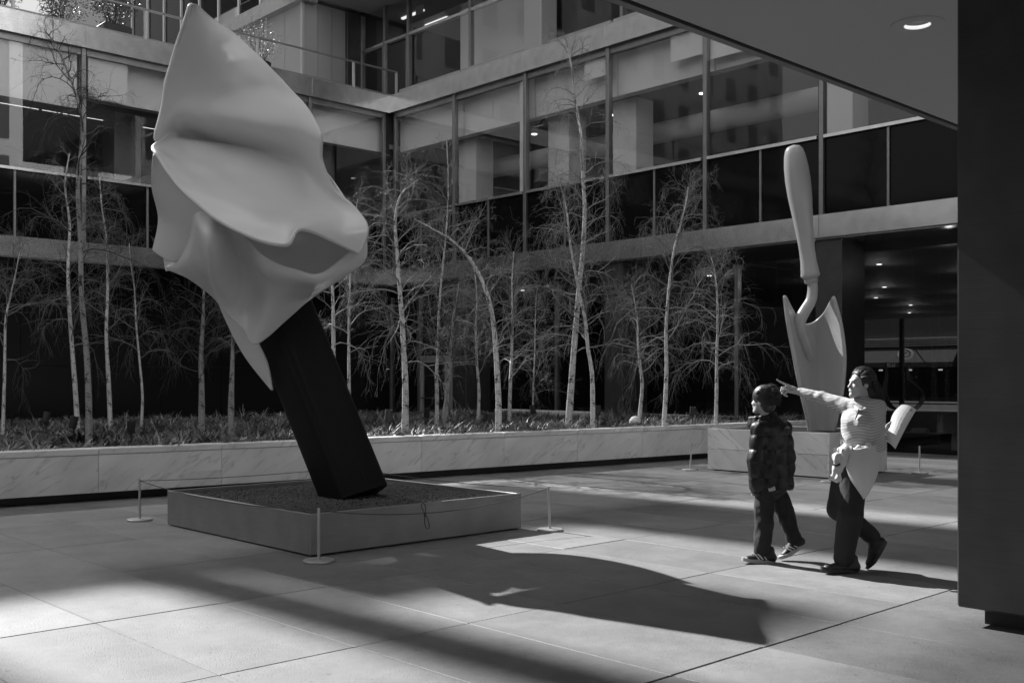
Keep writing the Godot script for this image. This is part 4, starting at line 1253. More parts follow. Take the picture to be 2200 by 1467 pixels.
# ---------------------------------------------------------------- second plinth with the trowel
func build_trowel() -> void:
	var t := thing("marble_plinth", "square veined marble plinth with a mid joint under the garden trowel", "plinth", P(16.55, 10.2, 0))
	var o := t.position
	for k in 2:
		var h0 := 0.02 + k * 0.366
		var h1 := h0 + 0.36
		slab("marble_panel", P(15.58, 9.02, h0) - o, P(15.62, 11.40, h1) - o, marble_mats[k], t, 0.003)
		slab("marble_panel", P(15.58, 8.98, h0) - o, P(17.52, 9.02, h1) - o, marble_mats[k + 2], t, 0.003)
		slab("marble_panel", P(17.48, 9.02, h0) - o, P(17.52, 11.40, h1) - o, marble_mats[k + 1], t, 0.003)
		slab("marble_panel", P(15.62, 11.36, h0) - o, P(17.48, 11.40, h1) - o, marble_mats[k], t, 0.003)
	slab("base", P(15.66, 9.06, 0.0) - o, P(17.44, 11.32, 0.08) - o, mats["rubber"], t)
	slab("gravel", P(15.62, 9.02, 0.1) - o, P(17.48, 11.36, 0.735) - o, mats["soil"], t)
	var d := 18.4
	var s := thing("garden_trowel_sculpture", "giant pale garden trowel standing blade down on the marble plinth", "sculpture", at(1766, 932, d))
	var c := s.position
	var mt := plain("trowel_paint", 0.46, 0.24, 0.0, 0.5)
	var top := at(1705, 311, d) - c
	var bot := at(1743, 600, d) - c
	var ax := (top - bot).normalized()
	var e1 := ax.cross(Vector3(0, 0, 1)).normalized()
	var hm := M.new()
	var ln := (top - bot).length()
	var prof := []
	for e in [[0.0, 0.10], [0.008, 0.128], [0.02, 0.158], [0.03, 0.166], [0.05, 0.160], [0.13, 0.140], [0.22, 0.136], [0.34, 0.150], [0.48, 0.178], [0.62, 0.208], [0.74, 0.218], [0.84, 0.208], [0.92, 0.182], [0.965, 0.150], [0.987, 0.105], [1.0, 0.0]]:
		prof.append(Vector2(e[1], e[0] * ln))
	hm.lathe(prof, bot, Basis(e1, ax, e1.cross(ax)), 36)
	part("handle", hm.done(), mt, s)
	var fm := M.new()
	fm.lathe([Vector2(0.06, -0.09), Vector2(0.115, -0.06), Vector2(0.118, 0.0)], bot, Basis(e1, ax, e1.cross(ax)), 28)
	part("ferrule", fm.done(), mt, s)
	var sh := M.new()
	var key := [[1745, 596, 0.0, 0.085], [1747, 622, 0.0, 0.09], [1743, 646, -0.02, 0.095], [1730, 668, -0.05, 0.10], [1719, 690, -0.08, 0.105], [1719, 712, -0.06, 0.105], [1727, 735, 0.04, 0.10], [1735, 758, 0.14, 0.085], [1740, 774, 0.24, 0.06]]
	var pts := []
	var rad := []
	for i in key.size() - 1:
		for q in 4:
			var f := q / 4.0
			pts.append(M.cr(kp(key, i - 1, d), kp(key, i, d), kp(key, i + 1, d), kp(key, i + 2, d), f) - c)
			rad.append(lerpf(key[i][3], key[i + 1][3], f))
	sh.tube(pts, rad, 18)
	part("shank", sh.done(), mt, s)
	var bl := M.new()
	bl.sheet(net([
		[[1687, 638, -0.36], [1700, 664, -0.06], [1718, 694, 0.22], [1744, 698, 0.30], [1772, 676, 0.16], [1792, 640, -0.22]],
		[[1695, 700, -0.38], [1710, 716, -0.06], [1728, 726, 0.24], [1754, 728, 0.32], [1784, 712, 0.14], [1807, 696, -0.26]],
		[[1708, 770, -0.37], [1721, 778, -0.06], [1737, 782, 0.22], [1760, 783, 0.29], [1791, 772, 0.10], [1815, 764, -0.26]],
		[[1722, 840, -0.30], [1733, 844, -0.05], [1746, 846, 0.16], [1764, 847, 0.20], [1790, 840, 0.06], [1811, 834, -0.2]],
		[[1736, 900, -0.18], [1744, 902, -0.04], [1754, 903, 0.09], [1768, 903, 0.11], [1784, 900, 0.02], [1798, 896, -0.12]],
		[[1743, 942, -0.12], [1750, 943, -0.04], [1758, 944, 0.04], [1768, 944, 0.05], [1780, 943, 0.0], [1788, 942, -0.08]]], d, c), 7, 0.075)
	part("blade", bl.done(), mt, s)
	stanchion(15.28, 11.57, "low metal stanchion left of the marble plinth", 0.06)
	stanchion(15.1, 8.7, "low metal stanchion at the near corner of the marble plinth")
	stanchion(17.65, 8.45, "low metal stanchion right of the marble plinth")

func kp(key: Array, i: int, d: float) -> Vector3:
	var k: Array = key[clampi(i, 0, key.size() - 1)]
	return at(k[0], k[1], d + k[2])

# ---------------------------------------------------------------- smaller things
func shrub(called: String, label: String, p: Vector3, pot_r: float, pot_h: float, rad: float, leaves: int, sd: int, k: float, square := false) -> void:
	var t := thing(called, label, "potted plant", p, 0.0, "potted plants on the terrace")
	var r := RandomNumberGenerator.new(); r.seed = sd
	var pm := M.new()
	if square: pm.box(Vector3(0, pot_h / 2, 0), Vector3(pot_r * 2, pot_h, pot_r * 2), Basis.IDENTITY, 0.05)
	else: pm.lathe([Vector2(pot_r * 0.86, 0.0), Vector2(pot_r, pot_h), Vector2(pot_r * 0.9, pot_h), Vector2(pot_r * 0.88, pot_h - 0.06), Vector2(0, pot_h - 0.06)], Vector3.ZERO, Basis.IDENTITY, 26)
	part("pot", pm.done(), plain("pot_black", 0.025, 0.5), t)
	var sm := M.new()
	var lm := M.new()
	for i in 16:
		var an := r.randf() * TAU
		var q := Vector3(cos(an) * r.randf_range(0.3, 0.95) * rad, pot_h + rad * r.randf_range(0.5, 1.9), sin(an) * r.randf_range(0.3, 0.95) * rad)
		var b := Vector3(r.randf_range(-0.1, 0.1), pot_h - 0.1, r.randf_range(-0.1, 0.1))
		sm.tube([b, b.lerp(q, 0.5) + Vector3(0, rad * 0.2, 0), q], [0.014, 0.009, 0.003], 4, false)
		for j in leaves / 16:
			var f := r.randf_range(0.4, 1.05)
			var cc := b.lerp(q, f) + Vector3(r.randf_range(-1, 1), r.randf_range(-0.8, 0.8), r.randf_range(-1, 1)) * rad * 0.28
			var e1 := Vector3(r.randf_range(-1, 1), r.randf_range(-1, 1), r.randf_range(-1, 1)).normalized()
			var e2 := e1.cross(Vector3(r.randf_range(-1, 1), r.randf_range(-1, 1), r.randf_range(-1, 1)).normalized()).normalized()
			var sz := r.randf_range(0.02, 0.045)
			lm.poly([cc - e1 * sz, cc + e2 * sz * 0.5, cc + e1 * sz, cc - e2 * sz * 0.5], cc + e1.cross(e2))
	part("stems", sm.done(), mats["twig_dark"], t)
	part("foliage", lm.done(), plain("leaf_%d" % int(k * 100), k, 0.5), t)

func build_small() -> void:
	shrub("potted_shrub", "round black pot with a fine twiggy pale shrub at the terrace rail", P(17.1, 29.75, 11.12), 0.34, 0.52, 0.72, 1300, 201, 0.34)
	shrub("potted_tree", "dark leafy shrub in a tall square pot near the bright house", P(12.6, 30.3, 11.12), 0.42, 0.75, 1.0, 2200, 202, 0.06, true)
	shrub("potted_tree", "spreading leafy shrub behind the rail, left of the square pot", P(11.2, 30.6, 11.12), 0.40, 0.5, 0.8, 1800, 203, 0.10)
	shrub("potted_tree", "dark bushy shrub at the terrace rail near the frame edge", P(9.6, 30.8, 11.12), 0.42, 0.5, 1.0, 2400, 204, 0.05)
	shrub("potted_tree", "tall dark shrub in the top left corner of the photograph", P(8.3, 31.6, 11.12), 0.42, 0.5, 1.15, 2400, 205, 0.05)
	# curled ribbon on a pedestal inside the lobby
	var d := 26.2
	var base := at(1945, 884, d)
	var pd := thing("pedestal", "plain dark box pedestal inside the lobby glass", "pedestal", Vector3(base.x, 0, base.z), TURN)
	slab("box", Vector3(-0.62, 0.0, -0.4), Vector3(0.62, base.y, 0.4), plain("pedestal", 0.10, 0.5), pd, 0.008)
	var rb := thing("ribbon_sculpture", "curled metal ribbon sculpture on the pedestal behind the lobby glass", "sculpture", base)
	var key := [[1904, 778], [1906, 806], [1902, 832], [1903, 852], [1912, 870], [1930, 881], [1950, 884], [1970, 876], [1983, 858], [1982, 842], [1970, 828], [1952, 815]]
	var g := []
	for i in key.size():
		var f := float(i) / (key.size() - 1)
		var p := at(key[i][0], key[i][1], d) - base
		var wd := Vector3(-CR, 0, SR) * (0.05 + 0.16 * sin(PI * minf(f * 1.15, 1.0)))
		if i == 0: wd *= 0.3
		g.append([p - wd + Vector3(0, 0, 0), p, p + wd])
	var rm := M.new(); rm.sheet(g, 5, 0.02)
	part("ribbon", rm.done(), plain("ribbon", 0.30, 0.4, 0.3), rb)
	var sp := M.new(); sp.tube([at(1954, 815, d) - base, at(1951, 795, d) - base, at(1953, 776, d) - base], [0.055, 0.03, 0.004], 10)
	part("spike", sp.done(), plain("ribbon", 0.30, 0.4, 0.3), rb)
	var p0 := P(23.2, 9.95, 0.42)
	for k in 2:
		var bk := M.new(); bk.box(Vector3.ZERO, Vector3(0.24, 0.05, 0.36 - 0.04 * k), Basis(Vector3.UP, 0.2 * k), 0.004)
		var o := solo("book", bk.done(), plain("book", 0.5, 0.7))
		o.position = P(23.2, 11.1, 0.446 + k * 0.052)
		tag(o, ["lower of two pale books lying on the dark lobby ledge", "upper of two pale books lying on the dark lobby ledge"][k], "book")
	# stone at the foot of the bent birch
	var st := M.new(); st.ball_like(Vector3(0.14, 0.12, 0.12))
	var so := solo("stone", st.done(), mats["white"]); so.position = at(1365, 884, 22.3); so.position.y = 0.74
	tag(so, "small white stone at the foot of the bent birch", "stone")

# ---------------------------------------------------------------- people (x to the right, y up, z towards the viewer)
func head_into(m: M, c: Vector3, f: Vector3, s: float, neck: Vector3, cell: float) -> void:
	f = f.normalized()
	var u := (Vector3.UP - f * f.y).normalized()
	var r := f.cross(u).normalized()
	var bs := Basis(r, u, f)
	var g := F.new(Vector3(minf(c.x, neck.x) - 0.15, minf(neck.y - 0.03, c.y - 0.2), minf(c.z, neck.z) - 0.15), Vector3(maxf(c.x, neck.x) + 0.15, c.y + 0.17, maxf(c.z, neck.z) + 0.15), cell)
	g.ball(c + (u * 0.030 - f * 0.014) * s, bs, Vector3(0.074, 0.090, 0.096) * s, 0.02)
	g.ball(c + (f * 0.030 - u * 0.030) * s, bs, Vector3(0.058, 0.078, 0.062) * s, 0.025)
	g.cap(c + (f * 0.035 - u * 0.070 + r * 0.028) * s, c + (f * 0.070 - u * 0.094) * s, 0.024 * s, 0.020 * s, 0.02)
	g.cap(c + (f * 0.035 - u * 0.070 - r * 0.028) * s, c + (f * 0.070 - u * 0.094) * s, 0.024 * s, 0.020 * s, 0.02)
	g.cap(c + (f * 0.080 + u * 0.028 + r * 0.026) * s, c + (f * 0.080 + u * 0.028 - r * 0.026) * s, 0.011 * s, 0.011 * s, 0.016)
	for k in [-1.0, 1.0]:
		g.ball(c + (f * 0.098 + u * 0.008 + r * 0.030 * k) * s, bs, Vector3(0.017, 0.011, 0.014) * s, 0.010, true)
		g.ball(c + (f * 0.072 + u * 0.008 + r * 0.029 * k) * s, bs, Vector3(0.013, 0.012, 0.013) * s, 0.004)
		g.ball(c + (f * 0.066 - u * 0.022 + r * 0.034 * k) * s, bs, Vector3(0.020, 0.020, 0.020) * s, 0.016)
		g.ball(c + (-f * 0.008 - u * 0.006 + r * 0.072 * k) * s, bs, Vector3(0.010, 0.030, 0.019) * s, 0.008)
		g.ball(c + (-f * 0.006 - u * 0.002 + r * 0.084 * k) * s, bs, Vector3(0.006, 0.018, 0.010) * s, 0.006, true)
	g.cap(c + (f * 0.088 + u * 0.012) * s, c + (f * 0.110 - u * 0.025) * s, 0.007 * s, 0.0092 * s, 0.010)
	g.cap(c + (f * 0.100 - u * 0.033 + r * 0.010) * s, c + (f * 0.100 - u * 0.033 - r * 0.010) * s, 0.0065 * s, 0.0065 * s, 0.008)
	g.cap(c + (f * 0.090 - u * 0.052 + r * 0.018) * s, c + (f * 0.090 - u * 0.052 - r * 0.018) * s, 0.0075 * s, 0.0075 * s, 0.007)
	g.cap(c + (f * 0.087 - u * 0.065 + r * 0.015) * s, c + (f * 0.087 - u * 0.065 - r * 0.015) * s, 0.0075 * s, 0.0075 * s, 0.007)
	g.ball(c + (f * 0.080 - u * 0.092) * s, bs, Vector3(0.018, 0.016, 0.016) * s, 0.014)
	g.cap(c + (-f * 0.020 - u * 0.050) * s, neck, 0.050 * s, 0.054 * s, 0.025)
	g.into(m)
	return

func shoe(parent: Node, called: String, heel: Vector3, toe: Vector3, up: Vector3, wide: float, upper: Material, sole_m: Material, stripes: bool) -> void:
	var f := (toe - heel).normalized()
	up = (up - f * up.dot(f)).normalized()
	var r := f.cross(up)
	var ln := (toe - heel).length()
	var g := F.new(heel - Vector3(0.34, 0.34, 0.34) + (toe - heel) * 0.5, heel + Vector3(0.34, 0.34, 0.34) + (toe - heel) * 0.5, 0.008)
	var s := wide
	g.cap(heel + f * 0.035 + up * 0.040, heel + f * ln * 0.45 + up * 0.042, 0.040 * s, 0.043 * s, 0.02)
	g.cap(heel + f * ln * 0.45 + up * 0.040, toe - f * 0.045 + up * 0.028, 0.043 * s, 0.034 * s, 0.02, up, 1.25)
	g.cap(heel + f * 0.05 + up * 0.05, heel + f * 0.06 + up * 0.105, 0.038 * s, 0.040 * s, 0.02)
	g.cap(heel + f * 0.08 + up * 0.085, heel + f * ln * 0.62 + up * 0.045, 0.032 * s, 0.026 * s, 0.02)
	var m := M.new(); g.into(m)
	var o := part(called, m.done(), upper, parent)
	var sm := M.new()
	var bot := []
	var top := []
	for i in 28:
		var a := TAU * i / 28
		var x := 0.5 + 0.52 * cos(a) * (1.0 + 0.06 * cos(a))
		var w := 0.045 * s * (0.82 + 0.22 * x) * signf(sin(a)) * pow(absf(sin(a)), 0.75)
		var lift := 0.018 * smoothstep(0.72, 1.05, x)
		bot.append(heel + f * x * ln + r * w + up * (lift - 0.004))
		top.append(heel + f * x * ln + r * w * 1.03 + up * (lift + 0.026 + 0.006 * (1.0 - x)))
	sm.poly(bot, heel + f * ln * 0.5 + up * 0.3)
	sm.poly(top, heel + f * ln * 0.5 - up * 0.3)
	for i in 28:
		var j := (i + 1) % 28
		sm.poly([bot[i], bot[j], top[j], top[i]], heel + f * ln * 0.5 + up * 0.01)
	part("sole", sm.done(), sole_m, o)
	if stripes:
		for k in 3:
			for sd in [-1.0, 1.0]:
				var st := M.new()
				var b0: Vector3 = heel + f * ln * (0.36 + 0.11 * k) + up * 0.030 + r * sd * 0.045 * s
				var b1: Vector3 = heel + f * ln * (0.50 + 0.10 * k) + up * 0.078 + r * sd * (0.024 - 0.002 * k) * s
				var bm: Vector3 = (b0 + b1) / 2 + r * sd * 0.007
				st.tube([b0, bm, b1], [0.0062, 0.0062, 0.0055], 6)
				part("stripe", st.done(), plain("stripe", 0.62, 0.6), o)

var fold := noise(71, 0.55, 2)

func build_people() -> void:
	var skin := plain("skin", 0.46, 0.5)
	skin.subsurf_scatter_enabled = true; skin.subsurf_scatter_strength = 0.12
	var hair := plain("hair", 0.030, 0.45)
	var black := plain("black_cloth", 0.016, 0.85)
	var puffer := plain("puffer", 0.010, 0.46, 0.0, 0.45)
	var shoe_b := plain("shoe_black", 0.014, 0.55)
	# striped shirt
	var im := Image.create(8, 64, false, Image.FORMAT_RGB8)
	for y in 64:
		var q := 0.5 + 0.5 * sin(TAU * y / 64.0)
		im.fill_rect(Rect2i(0, y, 8, 1), Color(1, 1, 1) * lerpf(0.52, 1.0, smoothstep(0.25, 0.5, q)))
	var stripe := plain("striped_cloth", 0.62, 0.85)
	stripe.albedo_texture = ImageTexture.create_from_image(im); stripe.uv1_scale = Vector3(4, 80, 1)
	var pale := plain("pale_cloth", 0.58, 0.9)
	build_woman(skin, hair, black, shoe_b, stripe, pale)
	build_boy(skin, hair, black, shoe_b, puffer)

func build_woman(skin: Material, hair: Material, black: Material, shoe_b: Material, stripe: Material, pale: Material) -> void:
	var o := at(1812, 1228, 8.86); o.y = 0.0
	var t := thing("person", "person with long dark hair and striped shirt pointing left, pale jumper round the waist", "person", o, TURN)
	var tb := t.basis.transposed()
	var w := func(px: float, py: float, z := 0.0) -> Vector3: return tb * (at(px, py, 8.86 + z) - o)
	var fb := Vector3(-0.6, 0, 0.8)
	var hc: Vector3 = w.call(1850, 826, 0.02)
	var hf := Vector3(-0.97, 0.06, 0.24)
	var neck: Vector3 = w.call(1857, 872, 0.02)
	var shr: Vector3 = w.call(1818, 872, 0.10)
	var shl: Vector3 = w.call(1887, 876, -0.10)
	var elr: Vector3 = w.call(1764, 853, 0.26)
	var wrr: Vector3 = w.call(1716, 841, 0.40)
	var ell: Vector3 = w.call(1889, 956, -0.06)
	var wrl: Vector3 = w.call(1900, 934, 0.20)
	var hipl: Vector3 = w.call(1842, 1000, -0.07)
	var hipr: Vector3 = w.call(1824, 1000, 0.08)
	var knl: Vector3 = w.call(1827, 1106, -0.11)
	var knr: Vector3 = w.call(1802, 1092, 0.02)
	var anl: Vector3 = w.call(1815, 1202, -0.07)
	var anr: Vector3 = w.call(1884, 1158, 0.10)
	var pel: Vector3 = w.call(1834, 990, 0.0)
	var chest: Vector3 = w.call(1851, 905, 0.0)
	# one continuous body
	var m := M.new()
	var g := F.new(Vector3(-0.50, 0.04, -0.55), Vector3(0.46, 1.60, 0.36), 0.014)
	g.cap(pel, chest, 0.105, 0.115, 0.05, fb, 1.35)
	g.cap(shr, shl, 0.05, 0.05, 0.05)
	g.cap(chest, neck, 0.09, 0.05, 0.05)
	g.cap(shr, elr, 0.043, 0.036, 0.03); g.cap(elr, wrr, 0.036, 0.025, 0.02)
	g.cap(shl, ell, 0.043, 0.036, 0.03); g.cap(ell, wrl, 0.036, 0.025, 0.02)
	g.cap(hipl, knl, 0.082, 0.055, 0.05); g.cap(knl, anl, 0.055, 0.036, 0.03)
	g.cap(hipr, knr, 0.082, 0.055, 0.05); g.cap(knr, anr, 0.055, 0.036, 0.03)
	g.into(m)
	head_into(m, hc, hf, 1.0, neck, 0.0042)
	# pointing hand
	var h := F.new(w.call(1728, 862, 0.47) - Vector3(0.26, 0.0, 0.0), w.call(1728, 800, 0.32), 0.0032)
	h.cap(wrr, w.call(1705, 838, 0.405), 0.024, 0.028, 0.02)
	h.cap(w.call(1710, 840, 0.405), w.call(1694, 832, 0.41), 0.026, 0.026, 0.02, Vector3(0, 0.2, 0.98), 1.35)
	chain(h, [w.call(1694, 828, 0.41), w.call(1683, 823, 0.412), w.call(1677, 820, 0.413), w.call(1670, 816, 0.414)], 0.0100, 0.0072)
	chain(h, [w.call(1692, 832, 0.40), w.call(1681, 833, 0.398), w.call(1679, 840, 0.395), w.call(1686, 843, 0.392)], 0.0098, 0.0080)
	chain(h, [w.call(1693, 837, 0.392), w.call(1683, 839, 0.388), w.call(1681, 845, 0.386), w.call(1688, 848, 0.385)], 0.0094, 0.0076)
	chain(h, [w.call(1696, 841, 0.388), w.call(1688, 844, 0.384), w.call(1686, 849, 0.382), w.call(1692, 851, 0.382)], 0.0084, 0.0066)
	chain(h, [w.call(1708, 842, 0.385), w.call(1699, 842, 0.368), w.call(1690, 838, 0.372), w.call(1684, 836, 0.378)], 0.0115, 0.0085)
	h.into(m)
	# hand on the paper
	h = F.new(w.call(1880, 960, 0.34), w.call(1930, 895, 0.06), 0.0036)
	h.cap(wrl, w.call(1900, 924, 0.21), 0.024, 0.027, 0.02)
	for k in 4:
		chain(h, [w.call(1899 + k * 1.0, 933 - k * 4.2, 0.20), w.call(1903 + k * 1.2, 926 - k * 4.2, 0.165), w.call(1908 + k * 1.5, 921 - k * 4.0, 0.165), w.call(1912 + k * 1.2, 917 - k * 3.6, 0.175)], 0.0095, 0.0072)
	chain(h, [w.call(1900, 922, 0.22), w.call(1909, 915, 0.26), w.call(1917, 912, 0.27)], 0.011, 0.0085)
	h.into(m)
	part("body", m.done(), skin, t)
	# eyes, brows, lips
	var ff := hf.normalized()
	var uu := (Vector3.UP - ff * ff.y).normalized()
	var rr := ff.cross(uu)
	for k in [-1.0, 1.0]:
		var em := M.new(); em.ball_like(Vector3(0.0105, 0.0085, 0.0105), 6, 10)
		var e := part("eye", em.done(), plain("eye_dark", 0.03, 0.2), t); e.position = hc + ff * 0.0775 + uu * 0.008 + rr * 0.030 * k
		var bm := M.new(); bm.tube([hc + ff * 0.090 + uu * 0.026 + rr * 0.012 * k, hc + ff * 0.088 + uu * 0.031 + rr * 0.028 * k, hc + ff * 0.074 + uu * 0.026 + rr * 0.048 * k], [0.003, 0.0035, 0.002], 6)
		part("eyebrow", bm.done(), hair, t)
	var lm := M.new(); lm.tube([hc + ff * 0.090 - uu * 0.059 + rr * 0.02, hc + ff * 0.0985 - uu * 0.058, hc + ff * 0.090 - uu * 0.059 - rr * 0.02], [0.002, 0.0042, 0.002], 6)
	part("lips", lm.done(), plain("lips", 0.18, 0.4), t)
	# hair: a cap and many locks blown back
	var hm := M.new()
	g = F.new(hc + Vector3(-0.16, -0.32, -0.2), hc + Vector3(0.30, 0.17, 0.2), 0.0065)
	var hb := Basis(rr, uu, ff)
	g.ball(hc + uu * 0.042 - ff * 0.022, hb, Vector3(0.086, 0.100, 0.103), 0.02)
	g.cap(hc + uu * 0.03 - ff * 0.07, hc - uu * 0.08 - ff * 0.115, 0.062, 0.066, 0.04)
	g.cap(hc - uu * 0.08 - ff * 0.110, hc - uu * 0.215 - ff * 0.150, 0.068, 0.040, 0.04)
	g.ball(hc - uu * 0.020 + ff * 0.092, hb, Vector3(0.110, 0.108, 0.076), 0.016, true)
	g.ball(hc - uu * 0.10 + ff * 0.03 - rr * 0.06, hb, Vector3(0.05, 0.08, 0.06), 0.016, true)
	g.shape(func(p: Vector3) -> float: return 0.006 * fold.get_noise_3d(p.x * 26.0 + p.y * 12.0, p.y * 7.0, p.z * 22.0))
	g.into(hm)
	var q := RandomNumberGenerator.new(); q.seed = 31
	for i in 340:
		var a := q.randf_range(-1.55, 1.55)
		var side := uu * cos(a) + rr * sin(a)
		var t0 := q.randf_range(0.86, 1.25)
		if q.randf() < 0.25: t0 = q.randf_range(1.2, 1.8)
		var t1 := q.randf_range(2.0, 2.7)
		var lift := q.randf_range(0.97, 1.12)
		var pts := []
		var rad := []
		var ph := q.randf() * 6.0
		var thick := q.randf_range(0.0030, 0.0058)
		for k in 7:
			var tt := lerpf(t0, t1, k / 6.0)
			var dr := ff * cos(tt) + side * sin(tt)
			var rad0 := 0.098 + 0.012 * sin(PI * k / 6.0)
			pts.append(hc + uu * 0.034 - ff * 0.016 + dr * rad0 * lift * (0.93 if k == 0 else 1.0) + rr * 0.004 * sin(k * 1.3 + ph)); rad.append(thick * (0.35 if k == 0 else 1.0))
		var p: Vector3 = pts[-1]
		var fall := q.randf_range(0.10, 0.24)
		var blow := q.randf_range(0.0, 0.6)
		for k in 7:
			var f := (k + 1) / 7.0
			p += (-uu * (1.0 - blow * 0.5) - ff * (0.25 + blow * f)).normalized() * fall / 7.0 + (rr * sin(k * 1.1 + ph) + ff * cos(k * 1.3 + ph)) * 0.0055
			pts.append(p); rad.append(thick * (1.0 - 0.85 * f))
		hm.tube(pts, rad, 5)
	part("hair", hm.done(), hair, t)
	# shirt
	m = M.new()
	g = F.new(Vector3(-0.46, 0.86, -0.52), Vector3(0.46, 1.60, 0.34), 0.011)
	g.cap(w.call(1838, 975, 0.0), w.call(1850, 905, 0.0), 0.128, 0.150, 0.05, fb, 1.30)
	g.cap(w.call(1850, 905, 0.0), w.call(1853, 880, 0.0), 0.150, 0.10, 0.05, fb, 1.30)
	g.cap(w.call(1832, 905, -0.06), w.call(1852, 908, -0.13), 0.062, 0.066, 0.05)
	g.cap(shr, shl, 0.062, 0.064, 0.05)
	g.cap(w.call(1855, 872, 0.02), w.call(1857, 866, 0.02), 0.075, 0.060, 0.03)
	g.cap(shr, elr, 0.064, 0.050, 0.03); g.cap(elr, elr.lerp(wrr, 0.92), 0.050, 0.036, 0.025)
	g.cap(shl, ell, 0.066, 0.054, 0.03); g.cap(ell, ell.lerp(wrl, 0.80), 0.052, 0.042, 0.03)
	g.shape(func(p: Vector3) -> float: return 0.008 * fold.get_noise_3d(p.x * 6.0 - p.y * 10.0, p.y * 5.0 + p.x * 9.0, p.z * 6.0) + 0.006 * fold.get_noise_3d(p.x * 18.0, p.y * 22.0, p.z * 18.0))
	g.into(m)
	# stripes bend with the cloth
	for i in m.uv.size():
		var p := m.v[i]
		m.uv[i] = Vector2(p.x, p.y + 0.10 * p.x + 0.010 * sin(p.x * 22.0) - 0.06 * p.z)
	part("shirt", m.done(), stripe, t)
	var co := M.new()
	co.tube([w.call(1838, 872, -0.02), w.call(1845, 884, -0.10), w.call(1860, 880, -0.10), w.call(1872, 868, -0.05), w.call(1870, 862, 0.06)], [0.016, 0.020, 0.020, 0.020, 0.016], 8)
	part("collar", co.done(), plain("collar", 0.55, 0.9), t)
	var pk := M.new()
	pk.tube([w.call(1846, 880, -0.115), w.call(1843, 890, -0.155), w.call(1838, 902, -0.168)], [0.006, 0.007, 0.003], 6)
	part("neck_opening", pk.done(), black, t)
	# trousers
	m = M.new()
	g = F.new(Vector3(-0.20, 0.05, -0.28), Vector3(0.42, 1.06, 0.30), 0.011)
	g.cap(w.call(1834, 985, 0.0), w.call(1834, 965, 0.0), 0.135, 0.128, 0.05, fb, 1.25)
	g.cap(hipl, knl, 0.112, 0.100, 0.05); g.cap(knl, anl + Vector3(0, 0.02, 0), 0.100, 0.086, 0.03)
	g.cap(hipr, knr, 0.108, 0.088, 0.05); g.cap(knr, anr + (knr - anr) * 0.12, 0.088, 0.070, 0.03)
	g.shape(func(p: Vector3) -> float: return 0.014 * fold.get_noise_3d(p.x * 10.0, p.y * 3.2, p.z * 10.0) + 0.005 * fold.get_noise_3d(p.x * 22.0, p.y * 12.0, p.z * 22.0))
	g.into(m)
	part("trousers", m.done(), black, t)
	# jumper tied round the waist
	m = M.new()
	g = F.new(Vector3(-0.16, 0.70, -0.26), Vector3(0.34, 1.10, 0.34), 0.010)
	var ring := []
	for i in 13:
		var a := TAU * i / 12
		ring.append(w.call(1838, 966 - 5.0 * cos(a), 0.0) + Vector3(0.8, 0, 0.6) * cos(a) * 0.145 + fb * sin(a) * 0.125 + Vector3(0, 0.012 * sin(a * 3.0), 0))
	for i in 12: g.cap(ring[i], ring[i + 1], 0.030 + 0.006 * sin(i * 2.1), 0.030 + 0.006 * sin(i * 2.1 + 2.1), 0.02)
	g.cap(w.call(1817, 966, -0.13), w.call(1824, 969, -0.15), 0.040, 0.036, 0.02)
	g.cap(w.call(1814, 968, -0.14), w.call(1802, 983, -0.15), 0.034, 0.040, 0.02); g.cap(w.call(1802, 983, -0.15), w.call(1799, 1000, -0.15), 0.040, 0.030, 0.02); g.cap(w.call(1799, 1003, -0.15), w.call(1793, 1027, -0.15), 0.026, 0.024, 0.015)
	g.cap(w.call(1820, 970, -0.16), w.call(1813, 988, -0.17), 0.030, 0.028, 0.02); g.cap(w.call(1813, 988, -0.17), w.call(1806, 1004, -0.17), 0.028, 0.024, 0.02); g.cap(w.call(1805, 1006, -0.16), w.call(1800, 1028, -0.16), 0.022, 0.024, 0.015)
	g.shape(func(p: Vector3) -> float: return 0.022 * fold.get_noise_3d(p.x * 24.0, p.y * 16.0, p.z * 20.0) + 0.010 * fold.get_noise_3d(p.x * 34.0, p.y * 30.0, p.z * 30.0))
	g.into(m)
	var rows := []
	for row in [[[1816, 964, -0.10], [1834, 968, -0.17], [1860, 964, -0.17], [1881, 956, -0.07], [1888, 956, 0.06]], [[1818, 992, -0.15], [1838, 998, -0.225], [1862, 994, -0.215], [1883, 986, -0.09], [1889, 984, 0.07]], [[1829, 1026, -0.17], [1845, 1030, -0.225], [1864, 1026, -0.21], [1880, 1018, -0.09], [1885, 1014, 0.06]], [[1840, 1050, -0.165], [1850, 1054, -0.20], [1864, 1050, -0.19], [1874, 1040, -0.09], [1878, 1034, 0.03]], [[1849, 1066, -0.15], [1854, 1070, -0.17], [1861, 1066, -0.16], [1867, 1056, -0.09], [1870, 1050, 0.0]]]:
		var line := []
		for e in row: line.append(w.call(e[0], e[1], e[2]))
		rows.append(line)
	m.sheet(rows, 6, 0.020)
	part("tied_jumper", m.done(), pale, t)
	var wb := M.new()
	wb.tube([w.call(1791, 998, -0.16), w.call(1798, 1000, -0.188), w.call(1806, 997, -0.19)], [0.008, 0.010, 0.008], 8)
	part("band", wb.done(), black, t)
	var br := M.new()
	var hd := (wrr - elr).normalized()
	var s1 := hd.cross(Vector3.UP).normalized()
	var s2 := s1.cross(hd)
	var bp := []
	var brd := []
	for i in 17:
		bp.append(elr.lerp(wrr, 0.97) + s1 * cos(TAU * i / 16) * 0.029 + s2 * sin(TAU * i / 16) * 0.029); brd.append(0.005)
	br.tube(bp, brd, 6)
	part("bracelet", br.done(), mats["steel"], t)
